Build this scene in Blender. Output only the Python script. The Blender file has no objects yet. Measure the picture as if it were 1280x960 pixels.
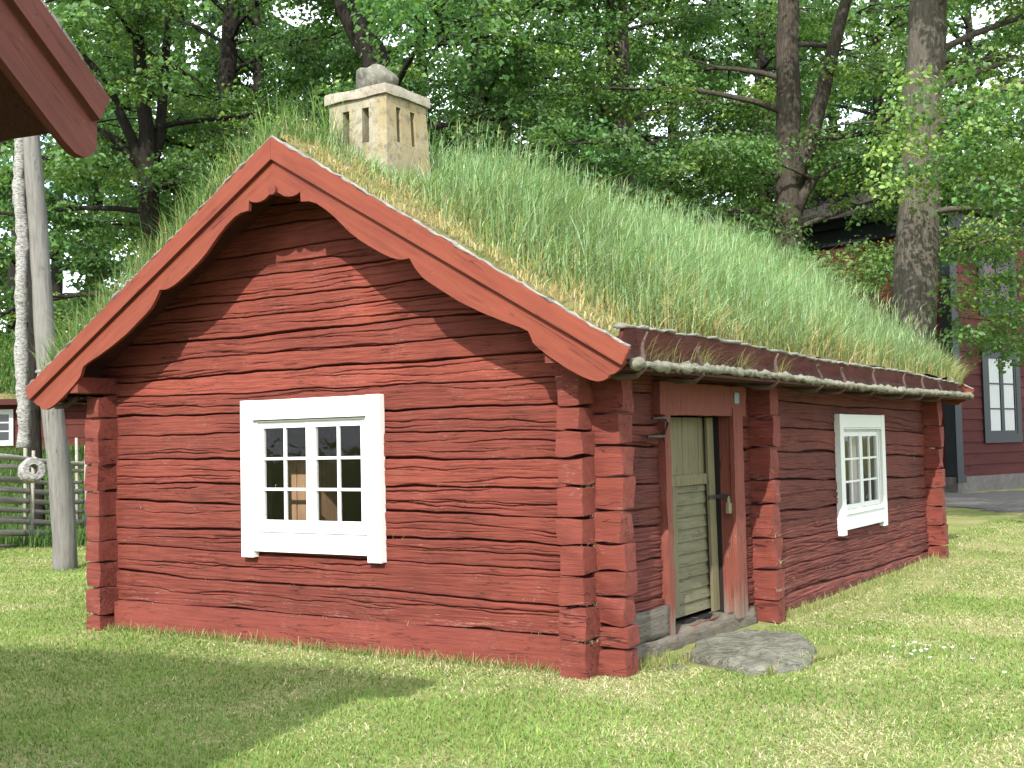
import bpy, math, random
import numpy as np
from math import sin, cos, pi, radians, sqrt, atan2
from mathutils import Vector, Matrix

rng = np.random.default_rng(7)
random.seed(7)
scene = bpy.context.scene
COL = scene.collection

# ------------------------------------------------------------------ camera
CAM = np.array([3.8516, -7.0243, 1.474])
YAW, PITCH, ROLL = radians(32.6189), radians(2.8252), radians(-1.1917)
FPX = 1496.9955
fw = np.array([-sin(YAW) * cos(PITCH), cos(YAW) * cos(PITCH), sin(PITCH)])
r0 = np.array([cos(YAW), sin(YAW), 0.0])
u0 = np.cross(r0, fw)
rt = cos(ROLL) * r0 + sin(ROLL) * u0
up = -sin(ROLL) * r0 + cos(ROLL) * u0
cd = bpy.data.cameras.new("camera")
cd.sensor_width = 36.0
cd.lens = FPX * 36.0 / 1280.0
cd.clip_start = 0.1
cd.clip_end = 1000
cam = bpy.data.objects.new("camera", cd)
COL.objects.link(cam)
M = Matrix.Identity(4)
for i in range(3):
    M[i][0], M[i][1], M[i][2], M[i][3] = rt[i], up[i], -fw[i], CAM[i]
cam.matrix_world = M
scene.camera = cam

# ------------------------------------------------------------------ light
SUN_AZ, SUN_EL = radians(17.5), radians(38)       # azimuth from -y towards +x
sdir = np.array([sin(SUN_AZ) * cos(SUN_EL), -cos(SUN_AZ) * cos(SUN_EL), sin(SUN_EL)])
w = bpy.data.worlds.new("World")
scene.world = w
w.use_nodes = True
nt = w.node_tree
bg = nt.nodes["Background"]
sky = nt.nodes.new("ShaderNodeTexSky")
sky.sky_type = 'NISHITA'
sky.sun_disc = False
sky.sun_elevation = SUN_EL
sky.sun_rotation = atan2(sdir[0], sdir[1])
sky.dust_density = 1.2
sky.air_density = 1.0
# broken white cloud in front of the blue
def _sn(t, **k):
    n_ = nt.nodes.new(t)
    for a_, v_ in k.items(): setattr(n_, a_, v_)
    return n_
_tc = _sn("ShaderNodeTexCoord"); _mp = _sn("ShaderNodeMapping"); _mp.inputs['Scale'].default_value = (1, 1, 2.4)
_nz = _sn("ShaderNodeTexNoise"); _nz.inputs['Scale'].default_value = 3.2; _nz.inputs['Detail'].default_value = 8; _nz.inputs['Roughness'].default_value = .6
_rp = _sn("ShaderNodeValToRGB"); _rp.color_ramp.elements[0].position = .36; _rp.color_ramp.elements[1].position = .52
_mx = _sn("ShaderNodeMix", data_type='RGBA'); _mx.inputs[7].default_value = (7.4, 7.9, 8.6, 1)
nt.links.new(_tc.outputs['Generated'], _mp.inputs[0]); nt.links.new(_mp.outputs[0], _nz.inputs['Vector']); nt.links.new(_nz.outputs['Fac'], _rp.inputs[0])
nt.links.new(_rp.outputs[0], _mx.inputs[0]); nt.links.new(sky.outputs[0], _mx.inputs[6])
nt.links.new(_mx.outputs[2], bg.inputs[0])
bg.inputs[1].default_value = 0.15
ld = bpy.data.lights.new("sun", 'SUN')
ld.energy = 2.9
ld.angle = radians(0.5)
ld.color = (1.0, 0.97, 0.92)
sun = bpy.data.objects.new("sun", ld)
COL.objects.link(sun)
sun.rotation_euler = Vector(-sdir).to_track_quat('-Z', 'Y').to_euler()
scene.view_settings.view_transform = 'Standard'
scene.view_settings.look = 'None'
scene.view_settings.exposure = 1.62
scene.view_settings.gamma = 1.0
scene.render.engine = 'CYCLES'
scene.cycles.max_bounces = 8
scene.cycles.diffuse_bounces = 4
scene.cycles.transmission_bounces = 6
scene.cycles.transparent_max_bounces = 8

# ------------------------------------------------------------------ materials
class NT:
    def __init__(s, name):
        s.m = bpy.data.materials.new(name)
        s.m.use_nodes = True
        s.t = s.m.node_tree
        s.t.nodes.clear()
        s.out = s.n('ShaderNodeOutputMaterial')
    def n(s, t, **kw):
        nd = s.t.nodes.new(t)
        for k, v in kw.items():
            if k.startswith('i_'):
                key = k[2:]
                nd.inputs[int(key) if key.isdigit() else key.replace('_', ' ')].default_value = v
            else:
                setattr(nd, k, v)
        return nd
    def l(s, a, b): s.t.links.new(a, b)
    def coord(s, scale, rot=(0, 0, 0), kind='Object'):
        tc = s.n('ShaderNodeTexCoord')
        mp = s.n('ShaderNodeMapping')
        mp.inputs['Scale'].default_value = scale
        if any(rot):
            mr = s.n('ShaderNodeMapping')
            mr.inputs['Rotation'].default_value = rot
            s.l(tc.outputs[kind], mr.inputs[0]); s.l(mr.outputs[0], mp.inputs[0])
        else:
            s.l(tc.outputs[kind], mp.inputs[0])
        return mp.outputs[0]
    def noise(s, vec, scale, detail=4, rough=.6, dist=0.):
        nz = s.n('ShaderNodeTexNoise')
        nz.inputs['Scale'].default_value = scale
        nz.inputs['Detail'].default_value = detail
        nz.inputs['Roughness'].default_value = rough
        nz.inputs['Distortion'].default_value = dist
        s.l(vec, nz.inputs['Vector'])
        return nz.outputs['Fac']
    def ramp(s, fac, stops):
        r = s.n('ShaderNodeValToRGB')
        e = r.color_ramp.elements
        while len(e) < len(stops): e.new(.5)
        for el, (p, c) in zip(e, stops):
            el.position = p
            el.color = (c, c, c, 1) if isinstance(c, (int, float)) else (*c, 1)
        s.l(fac, r.inputs[0])
        return r.outputs[0]
    def mix(s, fac, a, b, blend='MIX'):
        m = s.n('ShaderNodeMix')
        m.data_type = 'RGBA'
        m.blend_type = blend
        for sock, v in ((m.inputs[0], fac), (m.inputs[6], a), (m.inputs[7], b)):
            if isinstance(v, (int, float)): sock.default_value = v
            elif isinstance(v, tuple): sock.default_value = (*v, 1)
            else: s.l(v, sock)
        return m.outputs[2]
    def bump(s, h, strength, dist=.01, normal=None):
        b = s.n('ShaderNodeBump')
        b.inputs['Strength'].default_value = strength
        b.inputs['Distance'].default_value = dist
        s.l(h, b.inputs['Height'])
        if normal: s.l(normal, b.inputs['Normal'])
        return b.outputs[0]
    def principled(s, col, rough=.8, spec=.25, normal=None):
        p = s.n('ShaderNodeBsdfPrincipled')
        if isinstance(col, tuple): p.inputs['Base Color'].default_value = (*col, 1)
        else: s.l(col, p.inputs['Base Color'])
        if isinstance(rough, (int, float)): p.inputs['Roughness'].default_value = rough
        else: s.l(rough, p.inputs['Roughness'])
        p.inputs['Specular IOR Level'].default_value = spec
        if normal: s.l(normal, p.inputs['Normal'])
        s.l(p.outputs[0], s.out.inputs[0])
        return p

AX = {'x': (1, 14, 14), 'y': (14, 1, 14), 'z': (14, 14, 1)}
def wood(name, base, dark, worn, axis='x', rot=(0, 0, 0), wear=.16, rough=.85, grain=2.2, bstr=.35, cracks=.8, foot=None, tint=False, low=None):
    n = NT(name)
    sc = AX[axis]
    v = n.coord(tuple(c * grain for c in sc), rot)
    big = n.coord((1, 1, 1))
    f = n.noise(v, 1.6, 6, .62)
    streak = n.ramp(f, [(.30, 0.), (.72, 1.)])
    c = n.mix(streak, dark, base)
    blot = n.ramp(n.noise(big, 1.7, 5, .65), [(.38, 0.), (.7, 1.)])
    c = n.mix(n.mix(.35, (0, 0, 0), blot), c, tuple(min(1, x * 1.22) for x in base))
    fine = n.noise(n.coord(tuple(c_ * grain * 4 for c_ in sc), rot), 2.4, 3, .7)
    patch = n.noise(big, 3.1, 6, .7)
    wm = n.mix(1., n.ramp(fine, [(.58, 0.), (.70, 1.)]), n.ramp(patch, [(.52, 0.), (.66, 1.)]), 'MULTIPLY')
    c = n.mix(n.mix(1., wm, (wear * 5, wear * 5, wear * 5), 'MULTIPLY'), c, worn)
    if low is not None:
        tz = n.n('ShaderNodeSeparateXYZ'); n.l(n.coord((1, 1, 1)), tz.inputs[0])
        a2 = n.n('ShaderNodeMath', operation='MULTIPLY_ADD'); n.l(n.noise(v, .9, 5, .7), a2.inputs[0]); a2.inputs[1].default_value = 1.6; n.l(tz.outputs[2], a2.inputs[2])
        lm = n.mix(1., n.ramp(a2.outputs[0], [(low, 1.), (low + .45, 0.)]), n.ramp(fine, [(.50, 0.), (.62, .85)]), 'MULTIPLY')
        c = n.mix(lm, c, worn)
    if tint:
        at = n.n('ShaderNodeVertexColor', layer_name='Col')
        c = n.mix(1., c, at.outputs[0], 'MULTIPLY')
    spots = n.ramp(n.noise(big, 42, 2, .5), [(.70, 0.), (.76, .55)])
    c = n.mix(spots, c, tuple(x * .45 for x in dark))
    cv = n.coord(tuple(c_ * grain * .55 for c_ in sc), rot)
    cn = n.noise(cv, 1.1, 3, .55, .3)
    line = n.ramp(cn, [(.478, 0.), (.492, 1.), (.506, 0.)])
    cm = n.ramp(n.noise(big, 2.3, 3, .6), [(.45, 0.), (.58, cracks)])
    crack = n.mix(1., line, cm, 'MULTIPLY')
    c = n.mix(crack, c, tuple(x * .22 for x in dark))
    if foot:
        tc = n.n('ShaderNodeSeparateXYZ'); n.l(n.coord((1, 1, 1)), tc.inputs[0])
        ad = n.n('ShaderNodeMath', operation='MULTIPLY_ADD'); n.l(n.noise(v, 1.2, 4, .6), ad.inputs[0]); ad.inputs[1].default_value = .9; n.l(tc.outputs[2], ad.inputs[2])
        c = n.mix(n.ramp(ad.outputs[0], [(foot + .34, 1.), (foot + .62, 0.)]), c, (.13, .115, .085))
    h = n.mix(.4, f, fine)
    h = n.mix(crack, h, (0., 0., 0.))
    nb = n.bump(h, bstr, .012)
    n.principled(c, rough, .22, nb)
    return n.m

def flat(name, col, rough=.7, spec=.3, var=.12, scale=9., bstr=.15, chips=None):
    n = NT(name)
    v = n.coord((1, 1, 1))
    f = n.noise(v, scale, 5, .65)
    c = n.mix(f, tuple(x * (1 - var) for x in col), tuple(min(1, x * (1 + var)) for x in col))
    if chips:
        c = n.mix(n.ramp(n.noise(n.coord((3, 3, 9)), 11, 6, .8), [(.64, 0.), (.68, .8)]), c, chips)
    n.principled(c, rough, spec, n.bump(f, bstr, .006))
    return n.m

def tinted(name, trans=.35, rough=.55, spec=.25):
    """leaf / blade material: colour from the mesh's own per-leaf attribute"""
    n = NT(name)
    a = n.n('ShaderNodeVertexColor', layer_name='Col')
    p = n.n('ShaderNodeBsdfPrincipled')
    n.l(a.outputs[0], p.inputs['Base Color'])
    p.inputs['Roughness'].default_value = rough
    p.inputs['Specular IOR Level'].default_value = spec
    t = n.n('ShaderNodeBsdfTranslucent')
    tc = n.mix(1., a.outputs[0], (1.25, 1.35, .6), 'MULTIPLY')
    n.l(tc, t.inputs[0])
    m = n.n('ShaderNodeMixShader')
    m.inputs[0].default_value = trans
    n.l(p.outputs[0], m.inputs[1]); n.l(t.outputs[0], m.inputs[2])
    n.l(m.outputs[0], n.out.inputs[0])
    return n.m

RED = (.172, .040, .025); REDD = (.094, .021, .015); WORN = (.24, .14, .105)
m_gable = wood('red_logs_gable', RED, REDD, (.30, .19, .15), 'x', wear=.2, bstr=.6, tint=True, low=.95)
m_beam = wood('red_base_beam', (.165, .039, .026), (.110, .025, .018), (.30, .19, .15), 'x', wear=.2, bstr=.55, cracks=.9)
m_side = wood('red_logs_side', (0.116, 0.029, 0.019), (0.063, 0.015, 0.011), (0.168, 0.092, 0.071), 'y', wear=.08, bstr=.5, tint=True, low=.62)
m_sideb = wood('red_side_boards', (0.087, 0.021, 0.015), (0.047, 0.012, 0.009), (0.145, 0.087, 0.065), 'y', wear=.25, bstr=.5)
m_end = wood('red_log_ends', (.155, .036, .024), (.085, .020, .014), (.28, .17, .13), 'x', wear=.26, grain=1.3, bstr=.9, cracks=1.)
SL = atan2(.598, 1)
m_barge_r = wood('red_board_right', (.170, .042, .022), (.112, .025, .016), (.19, .09, .06), 'x', (0, -SL, 0), wear=.18, grain=1.1, bstr=.2, cracks=.6)
m_barge_l = wood('red_board_left', (.170, .042, .022), (.112, .025, .016), (.19, .09, .06), 'x', (0, SL, 0), wear=.18, grain=1.1, bstr=.2, cracks=.6)
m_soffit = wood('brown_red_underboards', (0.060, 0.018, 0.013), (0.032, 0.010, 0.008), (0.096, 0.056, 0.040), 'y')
m_redz = wood('red_upright_board', (.150, .043, .028), (.10, .028, .020), (.22, .16, .12), 'z', wear=.26, grain=1.4, foot=.12)
m_sill = wood('weathered_sill', (.135, .115, .085), (.06, .05, .038), (.22, .20, .165), 'y', wear=.3, bstr=.9)
m_door = wood('weathered_door', (0.127, 0.118, 0.067), (0.077, 0.070, 0.038), (0.194, 0.183, 0.142), 'y', wear=.2, grain=1.8)
m_doorz = wood('weathered_door_upright', (0.139, 0.122, 0.066), (0.080, 0.068, 0.036), (0.199, 0.179, 0.119), 'z', wear=.2, grain=1.8)
m_grey = wood('grey_timber', (0.166, 0.157, 0.140), (0.081, 0.076, 0.066), (0.238, 0.230, 0.212), 'z', wear=.3, grain=1.3, bstr=.7)
m_rail = wood('grey_rail', (0.300, 0.280, 0.235), (0.130, 0.120, 0.100), (0.420, 0.400, 0.360), 'x', wear=.3)
m_hook = wood('dark_hooks', (.095, .06, .045), (.04, .026, .02), (.17, .14, .11), 'x', wear=.3)
m_bark_strip = wood('pale_birch_bark', (0.225, 0.211, 0.180), (0.081, 0.077, 0.063), (0.324, 0.315, 0.288), 'x', wear=.4, grain=.9, bstr=.9)
m_eave_log = wood('mossy_grey_eave_log', (0.200, 0.190, 0.145), (0.075, 0.075, 0.045), (0.320, 0.310, 0.270), 'y', wear=.4, grain=1.2, bstr=1.)
m_white = flat('white_paint', (.66, .66, .63), .5, .35, .05, 6., .2, (.33, .31, .27))
m_white_grey = flat('greyish_white_paint', (0.468, 0.482, 0.441), .55, .35, .07, 6., .2, (.26, .25, .22))  # greyer, darker white than the gable window's
m_dark = flat('dark_interior', (.016, .013, .011), .9, .1)
m_cup = wood('brown_cupboard', (.34, .21, .12), (.22, .13, .08), (.4, .3, .2), 'z', grain=1.)
m_curt = flat('grey_curtain', (.5, .44, .42), .9, .1, .1, 30.)
m_iron = flat('rusty_iron', (0.025, 0.019, 0.016), .55, .5, .3, 60.)
m_brass = flat('worn_brass', (0.160, 0.135, 0.075), .4, .6, .2, 60.)
m_sign = flat('green_plaque', (.02, .09, .055), .4, .5)
_e = Vector((cos(radians(-80)), sin(radians(-80)), 0))
_R = Matrix.Rotation(atan2(.74, 1), 4, 'Y') @ Matrix.Rotation(radians(80), 4, 'Z')
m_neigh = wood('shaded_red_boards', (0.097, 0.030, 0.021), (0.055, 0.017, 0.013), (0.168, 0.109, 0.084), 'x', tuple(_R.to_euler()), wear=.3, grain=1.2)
m_blue = flat('blue_black_paint', (0.005, 0.008, 0.010), .55, .4, .15)

def mk_plaster():
    n = NT('old_plaster')
    v = n.coord((1, 1, 1))
    f = n.noise(v, 4.5, 7, .7)
    c = n.mix(n.ramp(f, [(.3, 0.), (.7, 1.)]), (.19, .165, .11), (.31, .285, .215))
    st = n.noise(n.coord((9, 9, 1.3)), 1.5, 5, .7)
    c = n.mix(n.ramp(st, [(.5, 0.), (.72, .75)]), c, (.24, .165, .05))
    sx = n.n('ShaderNodeSeparateXYZ'); n.l(v, sx.inputs[0])
    ax_ = n.n('ShaderNodeMath', operation='MULTIPLY_ADD'); n.l(n.noise(v, 3., 5, .7), ax_.inputs[0]); ax_.inputs[1].default_value = .5; n.l(sx.outputs[0], ax_.inputs[2])
    c = n.mix(n.ramp(ax_.outputs[0], [(.46, 0.), (.62, .65)]), c, (.235, .175, .075))
    c = n.mix(n.ramp(n.noise(v, 14, 5, .75), [(.50, 0.), (.66, .8)]), c, (.095, .09, .072))
    n.principled(c, .92, .1, n.bump(n.noise(v, 40, 6, .7), .5, .01))
    return n.m
m_plaster = mk_plaster()

def mk_stone(name, a, b, lich, scale=5., bstr=.8, bed=0):
    n = NT(name)
    v = n.coord((1, 1, 1))
    f = n.noise(v, scale, 8, .7)
    c = n.mix(n.ramp(f, [(.3, 0.), (.7, 1.)]), a, b)
    c = n.mix(n.ramp(n.noise(v, scale * 3.3, 5, .75), [(.52, 0.), (.68, .8)]), c, lich)
    nb = n.bump(n.noise(v, scale * 6, 8, .75), bstr, .02)
    if bed:
        bl = n.noise(n.coord((7, 1.6, 7), (0, 0, .5)), 2., 5, .6)
        c = n.mix(n.ramp(bl, [(.47, 0.), (.5, .75), (.53, 0.)]), c, tuple(x * .3 for x in a))
        nb = n.bump(bl, 1., .05, nb)
    n.principled(c, .92, .15, nb)
    return n.m
m_stone = mk_stone('lichened_stone', (0.068, 0.063, 0.050), (0.153, 0.149, 0.117), (0.234, 0.234, 0.180))
m_slab = mk_stone('mossy_slab', (.085, .082, .06), (.235, .225, .175), (.15, .16, .08), 4., 1.3, 1)
m_found = mk_stone('foundation_stone', (.08, .07, .06), (.14, .125, .11), (.17, .16, .14), 1.5)
m_gravel = mk_stone('gravel', (0.085, 0.076, 0.068), (0.128, 0.119, 0.106), (0.153, 0.145, 0.132), 9.)
m_cap = mk_stone('chimney_cap', (.22, .195, .145), (.35, .32, .26), (.19, .10, .065), 6.)

def mk_bark(name, a, b, lich):
    n = NT(name)
    v = n.coord((20, 20, 2.6))
    f = n.noise(v, 1.3, 8, .7, .4)
    c = n.mix(n.ramp(f, [(.3, 0.), (.72, 1.)]), a, b)
    c = n.mix(n.ramp(n.noise(n.coord((1, 1, 1)), 5, 6, .75), [(.5, 0.), (.7, .6)]), c, lich)
    n.principled(c, .95, .1, n.bump(f, 1., .05))
    return n.m
m_bark = mk_bark('lime_bark', (0.048, 0.041, 0.032), (0.128, 0.111, 0.088), (0.143, 0.143, 0.111))
m_bark_mid = mk_bark('brown_bark', (.024, .019, .015), (.085, .07, .054), (.10, .10, .075))
m_bark_shade = mk_bark('shade_toned_bark', (0.008, 0.007, 0.005), (0.029, 0.024, 0.020), (0.034, 0.034, 0.026))  # bark tone lowered: the shade on the woodland trunks is in the colour
def mk_birch():
    n = NT('birch_bark')
    f = n.noise(n.coord((9, 9, 26)), 2.2, 6, .75, .6)
    c = n.mix(n.ramp(f, [(.40, 0.), (.55, 1.)]), (.09, .085, .075), (.32, .31, .285))
    n.principled(c, .9, .15, n.bump(f, 1., .02))
    return n.m
m_birch = mk_birch()

def mk_turf():
    n = NT('dry_turf')
    v = n.coord((1, 1, 1))
    f = n.noise(v, 9, 7, .75)
    c = n.mix(n.ramp(f, [(.3, 0.), (.7, 1.)]), (.06, .05, .028), (.24, .20, .09))
    c = n.mix(n.ramp(n.noise(v, 2.2, 5, .7), [(.45, 0.), (.65, .8)]), c, (.08, .12, .03))
    n.principled(c, .95, .05, n.bump(f, 1., .04))
    return n.m
m_turf = mk_turf()

def mk_lawn():
    n = NT('lawn_ground')
    v = n.coord((1, 1, 1))
    f = n.noise(v, 38, 6, .75)
    c = n.mix(n.ramp(f, [(.3, 0.), (.7, 1.)]), (.13, .165, .045), (.25, .275, .09))
    c = n.mix(n.ramp(n.noise(v, .9, 6, .7), [(.46, 0.), (.62, .7)]), c, (.34, .29, .15))
    n.principled(c, .95, .05, n.bump(f, 1., .03))
    return n.m
m_lawn = mk_lawn()

def mk_roof():
    n = NT('dark_roof_tiles')
    v = n.coord((1, 1, 1))
    f = n.noise(v, 3., 7, .75)
    c = n.mix(n.ramp(f, [(.3, 0.), (.7, 1.)]), (.022, .019, .017), (.062, .054, .05))
    n.principled(c, .9, .1, n.bump(n.noise(n.coord((1, 1, 2.2)), 9, 4, .7), 1., .12))
    return n.m
m_roof = mk_roof()

def mk_glass(name, tint=(1, 1, 1), refl=.14):
    n = NT(name)
    tr = n.n('ShaderNodeBsdfTransparent'); tr.inputs[0].default_value = (*tint, 1)
    gl = n.n('ShaderNodeBsdfGlossy'); gl.inputs['Roughness'].default_value = .02
    nz = n.noise(n.coord((1, 1, 1)), 5., 3, .5)
    n.l(n.bump(nz, .12, .02), gl.inputs['Normal'])
    lw = n.n('ShaderNodeFresnel'); lw.inputs[0].default_value = 1.5
    mm = n.n('ShaderNodeMath', operation='MULTIPLY_ADD')
    n.l(lw.outputs[0], mm.inputs[0]); mm.inputs[1].default_value = .5; mm.inputs[2].default_value = .004
    mx = n.n('ShaderNodeMixShader')
    n.l(mm.outputs[0], mx.inputs[0]); n.l(tr.outputs[0], mx.inputs[1]); n.l(gl.outputs[0], mx.inputs[2])
    n.l(mx.outputs[0], n.out.inputs[0])
    return n.m
m_glass = mk_glass('old_window_glass')
m_leaf = tinted('leaves', .45, .5, .3)
m_blade = tinted('grass_blades', .3, .6, .2)
m_lblade = tinted('lawn_blades', .25, .7, .1)

# ------------------------------------------------------------------ mesh helpers
def wloc(o):
    return np.zeros(3) if o is None else np.array(o['_loc'])

def link(name, me, mat, parent=None):
    o = bpy.data.objects.new(name, me)
    COL.objects.link(o)
    if parent is not None: o.parent = parent
    if mat is not None and not me.materials: me.materials.append(mat)
    return o

def mesh_np(name, V, F, mat, parent=None, col=None, smooth=True, loc=None):
    """F: (m,k) array of equal-size polygons"""
    V = np.asarray(V, float)
    L = wloc(parent) if loc is None else np.array(loc, float)
    me = bpy.data.meshes.new(name)
    V = V - L
    F = np.asarray(F, np.int32)
    me.vertices.add(len(V)); me.vertices.foreach_set('co', V.astype(np.float32).ravel())
    m, k = F.shape
    me.loops.add(m * k); me.loops.foreach_set('vertex_index', F.ravel())
    me.polygons.add(m); me.polygons.foreach_set('loop_start', np.arange(0, m * k, k, dtype=np.int32))
    if smooth: me.polygons.foreach_set('use_smooth', np.ones(m, bool))
    me.update(calc_edges=True)
    if col is not None:
        a = me.color_attributes.new('Col', 'FLOAT_COLOR', 'POINT')
        c4 = np.ones((len(V), 4), np.float32); c4[:, :3] = col
        a.data.foreach_set('color', c4.ravel())
    o = link(name, me, mat, parent)
    if parent is None and loc is not None: o.location = L
    return o

def root(name, loc, label, cat, group=None):
    o = bpy.data.objects.new(name, None)
    COL.objects.link(o)
    o.empty_display_size = .2
    o.location = loc
    o['_loc'] = [float(x) for x in loc]
    tag(o, label, cat, group)
    return o

def tag(o, label=None, cat=None, group=None, kind=None):
    if label: o['label'] = label
    if cat: o['category'] = cat
    if group: o['group'] = group
    if kind: o['kind'] = kind
    return o

def sub(name, parent):
    """an empty part that holds sub-parts, at its thing's own place"""
    o = bpy.data.objects.new(name, None)
    COL.objects.link(o)
    o.parent = parent
    o['_loc'] = list(parent['_loc'])
    return o

class MB:
    """collects shapes (world coordinates) for ONE mesh"""
    def __init__(s, o=(0, 0, 0), ex=(1, 0, 0), ey=(0, 1, 0), ez=(0, 0, 1)):
        s.V = []; s.F = []
        s.o = np.array(o, float); s.A = np.array([ex, ey, ez], float)
    def _add(s, vs, fs):
        b = len(s.V)
        s.V += [tuple(s.o + np.array(v, float) @ s.A) for v in vs]
        s.F += [tuple(b + i for i in f) for f in fs]
    def box(s, lo, hi):
        (a, b, c), (d, e, f) = lo, hi
        s._add([(a, b, c), (d, b, c), (d, e, c), (a, e, c), (a, b, f), (d, b, f), (d, e, f), (a, e, f)],
               [(0, 3, 2, 1), (4, 5, 6, 7), (0, 1, 5, 4), (1, 2, 6, 5), (2, 3, 7, 6), (3, 0, 4, 7)])
        return s
    def prism(s, poly, d0, d1, plane='xz'):
        """polygon in a plane, extruded along the third axis"""
        n = len(poly)
        if plane == 'xz': f = lambda p, d: (p[0], d, p[1])
        elif plane == 'yz': f = lambda p, d: (d, p[0], p[1])
        else: f = lambda p, d: (p[0], p[1], d)
        s._add([f(p, d0) for p in poly] + [f(p, d1) for p in poly],
               [tuple(range(n)), tuple(range(2 * n - 1, n - 1, -1))] +
               [((i + 1) % n, i, n + i, n + (i + 1) % n) for i in range(n)])
        return s
    def hexa(s, p8):
        s._add(p8, [(0, 3, 2, 1), (4, 5, 6, 7), (0, 1, 5, 4), (1, 2, 6, 5), (2, 3, 7, 6), (3, 0, 4, 7)])
        return s
    def tube(s, pts, rad, n=8, rough=0., cap=True, seed=0, squash=None):
        g = random.Random(seed)
        pts = [np.array(p, float) for p in pts]
        N = len(pts)
        if isinstance(rad, (int, float)): rad = [rad] * N
        b = len(s.V); vs = []
        prev = None
        for i, p in enumerate(pts):
            t = pts[min(i + 1, N - 1)] - pts[max(i - 1, 0)]
            t = t / (np.linalg.norm(t) + 1e-9)
            if prev is None:
                a = np.cross(t, [0, 0, 1.0])
                if np.linalg.norm(a) < .2: a = np.cross(t, [1.0, 0, 0])
            else:
                a = prev - t * (prev @ t)
            a /= np.linalg.norm(a) + 1e-9
            prev = a
            c = np.cross(t, a)
            for k in range(n):
                th = 2 * pi * k / n
                r = rad[i] * (1 + rough * (g.random() - .5) * 2)
                q = squash if squash else (1, 1)
                vs.append(p + a * cos(th) * r * q[0] + c * sin(th) * r * q[1])
        fs = []
        for i in range(N - 1):
            for k in range(n):
                fs.append((i * n + k, i * n + (k + 1) % n, (i + 1) * n + (k + 1) % n, (i + 1) * n + k))
        if cap:
            fs.append(tuple(range(n - 1, -1, -1))); fs.append(tuple((N - 1) * n + k for k in range(n)))
        s._add(vs, fs)
        return s
    def rough_box(s, lo, hi, seed=0, n=(5, 5, 5), amp=.006, rnd=.15, chamfer=None):
        """a hewn block: subdivided box with rounded edges and an uneven surface"""
        g = np.random.default_rng(seed)
        lo = np.array(lo, float); hi = np.array(hi, float)
        half = (hi - lo) / 2; cen = (hi + lo) / 2
        rr = rnd * half.min()
        idx = {}; vs = []; fs = []
        ph = g.uniform(0, 6.28, (3, 6)); fr = g.uniform(6, 26, (3, 6, 3))
        def vert(i, j, k):
            key = (i, j, k)
            if key in idx: return idx[key]
            p = np.array([2 * i / n[0] - 1, 2 * j / n[1] - 1, 2 * k / n[2] - 1]) * half
            q = np.clip(p, -(half - rr), half - rr)
            dlt = p - q
            L = np.linalg.norm(dlt)
            if L > 1e-9: p = q + dlt / L * min(L, rr)
            for a in range(3):
                p[a] += amp * np.sin(fr[a] @ p + ph[a][:, None].ravel()[:6]).sum() / 2.4
            idx[key] = len(vs); vs.append(cen + p)
            return idx[key]
        for ax in range(3):
            b, c = (ax + 1) % 3, (ax + 2) % 3
            for side in (0, n[ax]):
                for i in range(n[b]):
                    for j in range(n[c]):
                        q = []
                        for di, dj in ((0, 0), (1, 0), (1, 1), (0, 1)):
                            ijk = [0, 0, 0]; ijk[ax] = side; ijk[b] = i + di; ijk[c] = j + dj
                            q.append(vert(*ijk))
                        fs.append(tuple(q if side else q[::-1]))
        s._add(vs, fs)
        return s
    def build(s, name, mat, parent=None, smooth=False, bevel=0., loc=None):
        L = wloc(parent) if loc is None else np.array(loc, float)
        me = bpy.data.meshes.new(name)
        me.from_pydata([tuple(np.array(v) - L) for v in s.V], [], s.F)
        if smooth: me.polygons.foreach_set('use_smooth', np.ones(len(me.polygons), bool))
        me.update()
        o = link(name, me, mat, parent)
        if parent is None and loc is not None: o.location = L
        if bevel:
            b = o.modifiers.new('bevel', 'BEVEL')
            b.width = bevel; b.segments = 2; b.limit_method = 'ANGLE'; b.angle_limit = radians(40)
        return o

def n1(x, seed, base=1., octs=4):
    g = np.random.default_rng(seed)
    y = np.zeros_like(x, float); a = 1.; f = base
    for _ in range(octs):
        for _k in range(2):
            y += a * .5 * np.sin(x * f * g.uniform(.7, 1.3) * 2 * pi + g.uniform(0, 6.28))
        a *= .55; f *= 2.1
    return y

def vn2(x, y, seed):
    """2D value noise in [-1,1]"""
    g = np.random.default_rng(seed)
    T = g.uniform(-1, 1, (128, 128))
    xi = np.floor(x).astype(int); yi = np.floor(y).astype(int)
    fx = x - xi; fy = y - yi
    fx = fx * fx * (3 - 2 * fx); fy = fy * fy * (3 - 2 * fy)
    a = T[xi % 128, yi % 128]; b = T[(xi + 1) % 128, yi % 128]
    c = T[xi % 128, (yi + 1) % 128]; d = T[(xi + 1) % 128, (yi + 1) % 128]
    return a * (1 - fx) * (1 - fy) + b * fx * (1 - fy) + c * (1 - fx) * fy + d * fx * fy

def sstep(a, b, x):
    t = np.clip((x - a) / (b - a), 0, 1)
    return t * t * (3 - 2 * t)

# ------------------------------------------------------------------ ground
def G(x, y):
    """height of the ground"""
    x = np.asarray(x, float); y = np.asarray(y, float)
    base = -.065 - .085 * sstep(-.2, .6, x) * sstep(.5, 3.5, y)
    s = (x - CAM[0]) * cos(YAW) + (y - CAM[1]) * sin(YAW)
    d = -(x - CAM[0]) * sin(YAW) + (y - CAM[1]) * cos(YAW)
    lf = 1 - sstep(-9, -3.5, s)
    rise = lf * 1.5 * sstep(20.5, 30, d) + lf * .03 * np.clip(d - 30, 0, 60)
    return base + rise - .04 * sstep(-1, -5, y) + .012 * np.sin(x * 2.1 + y) * np.sin(y * 1.7)

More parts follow.
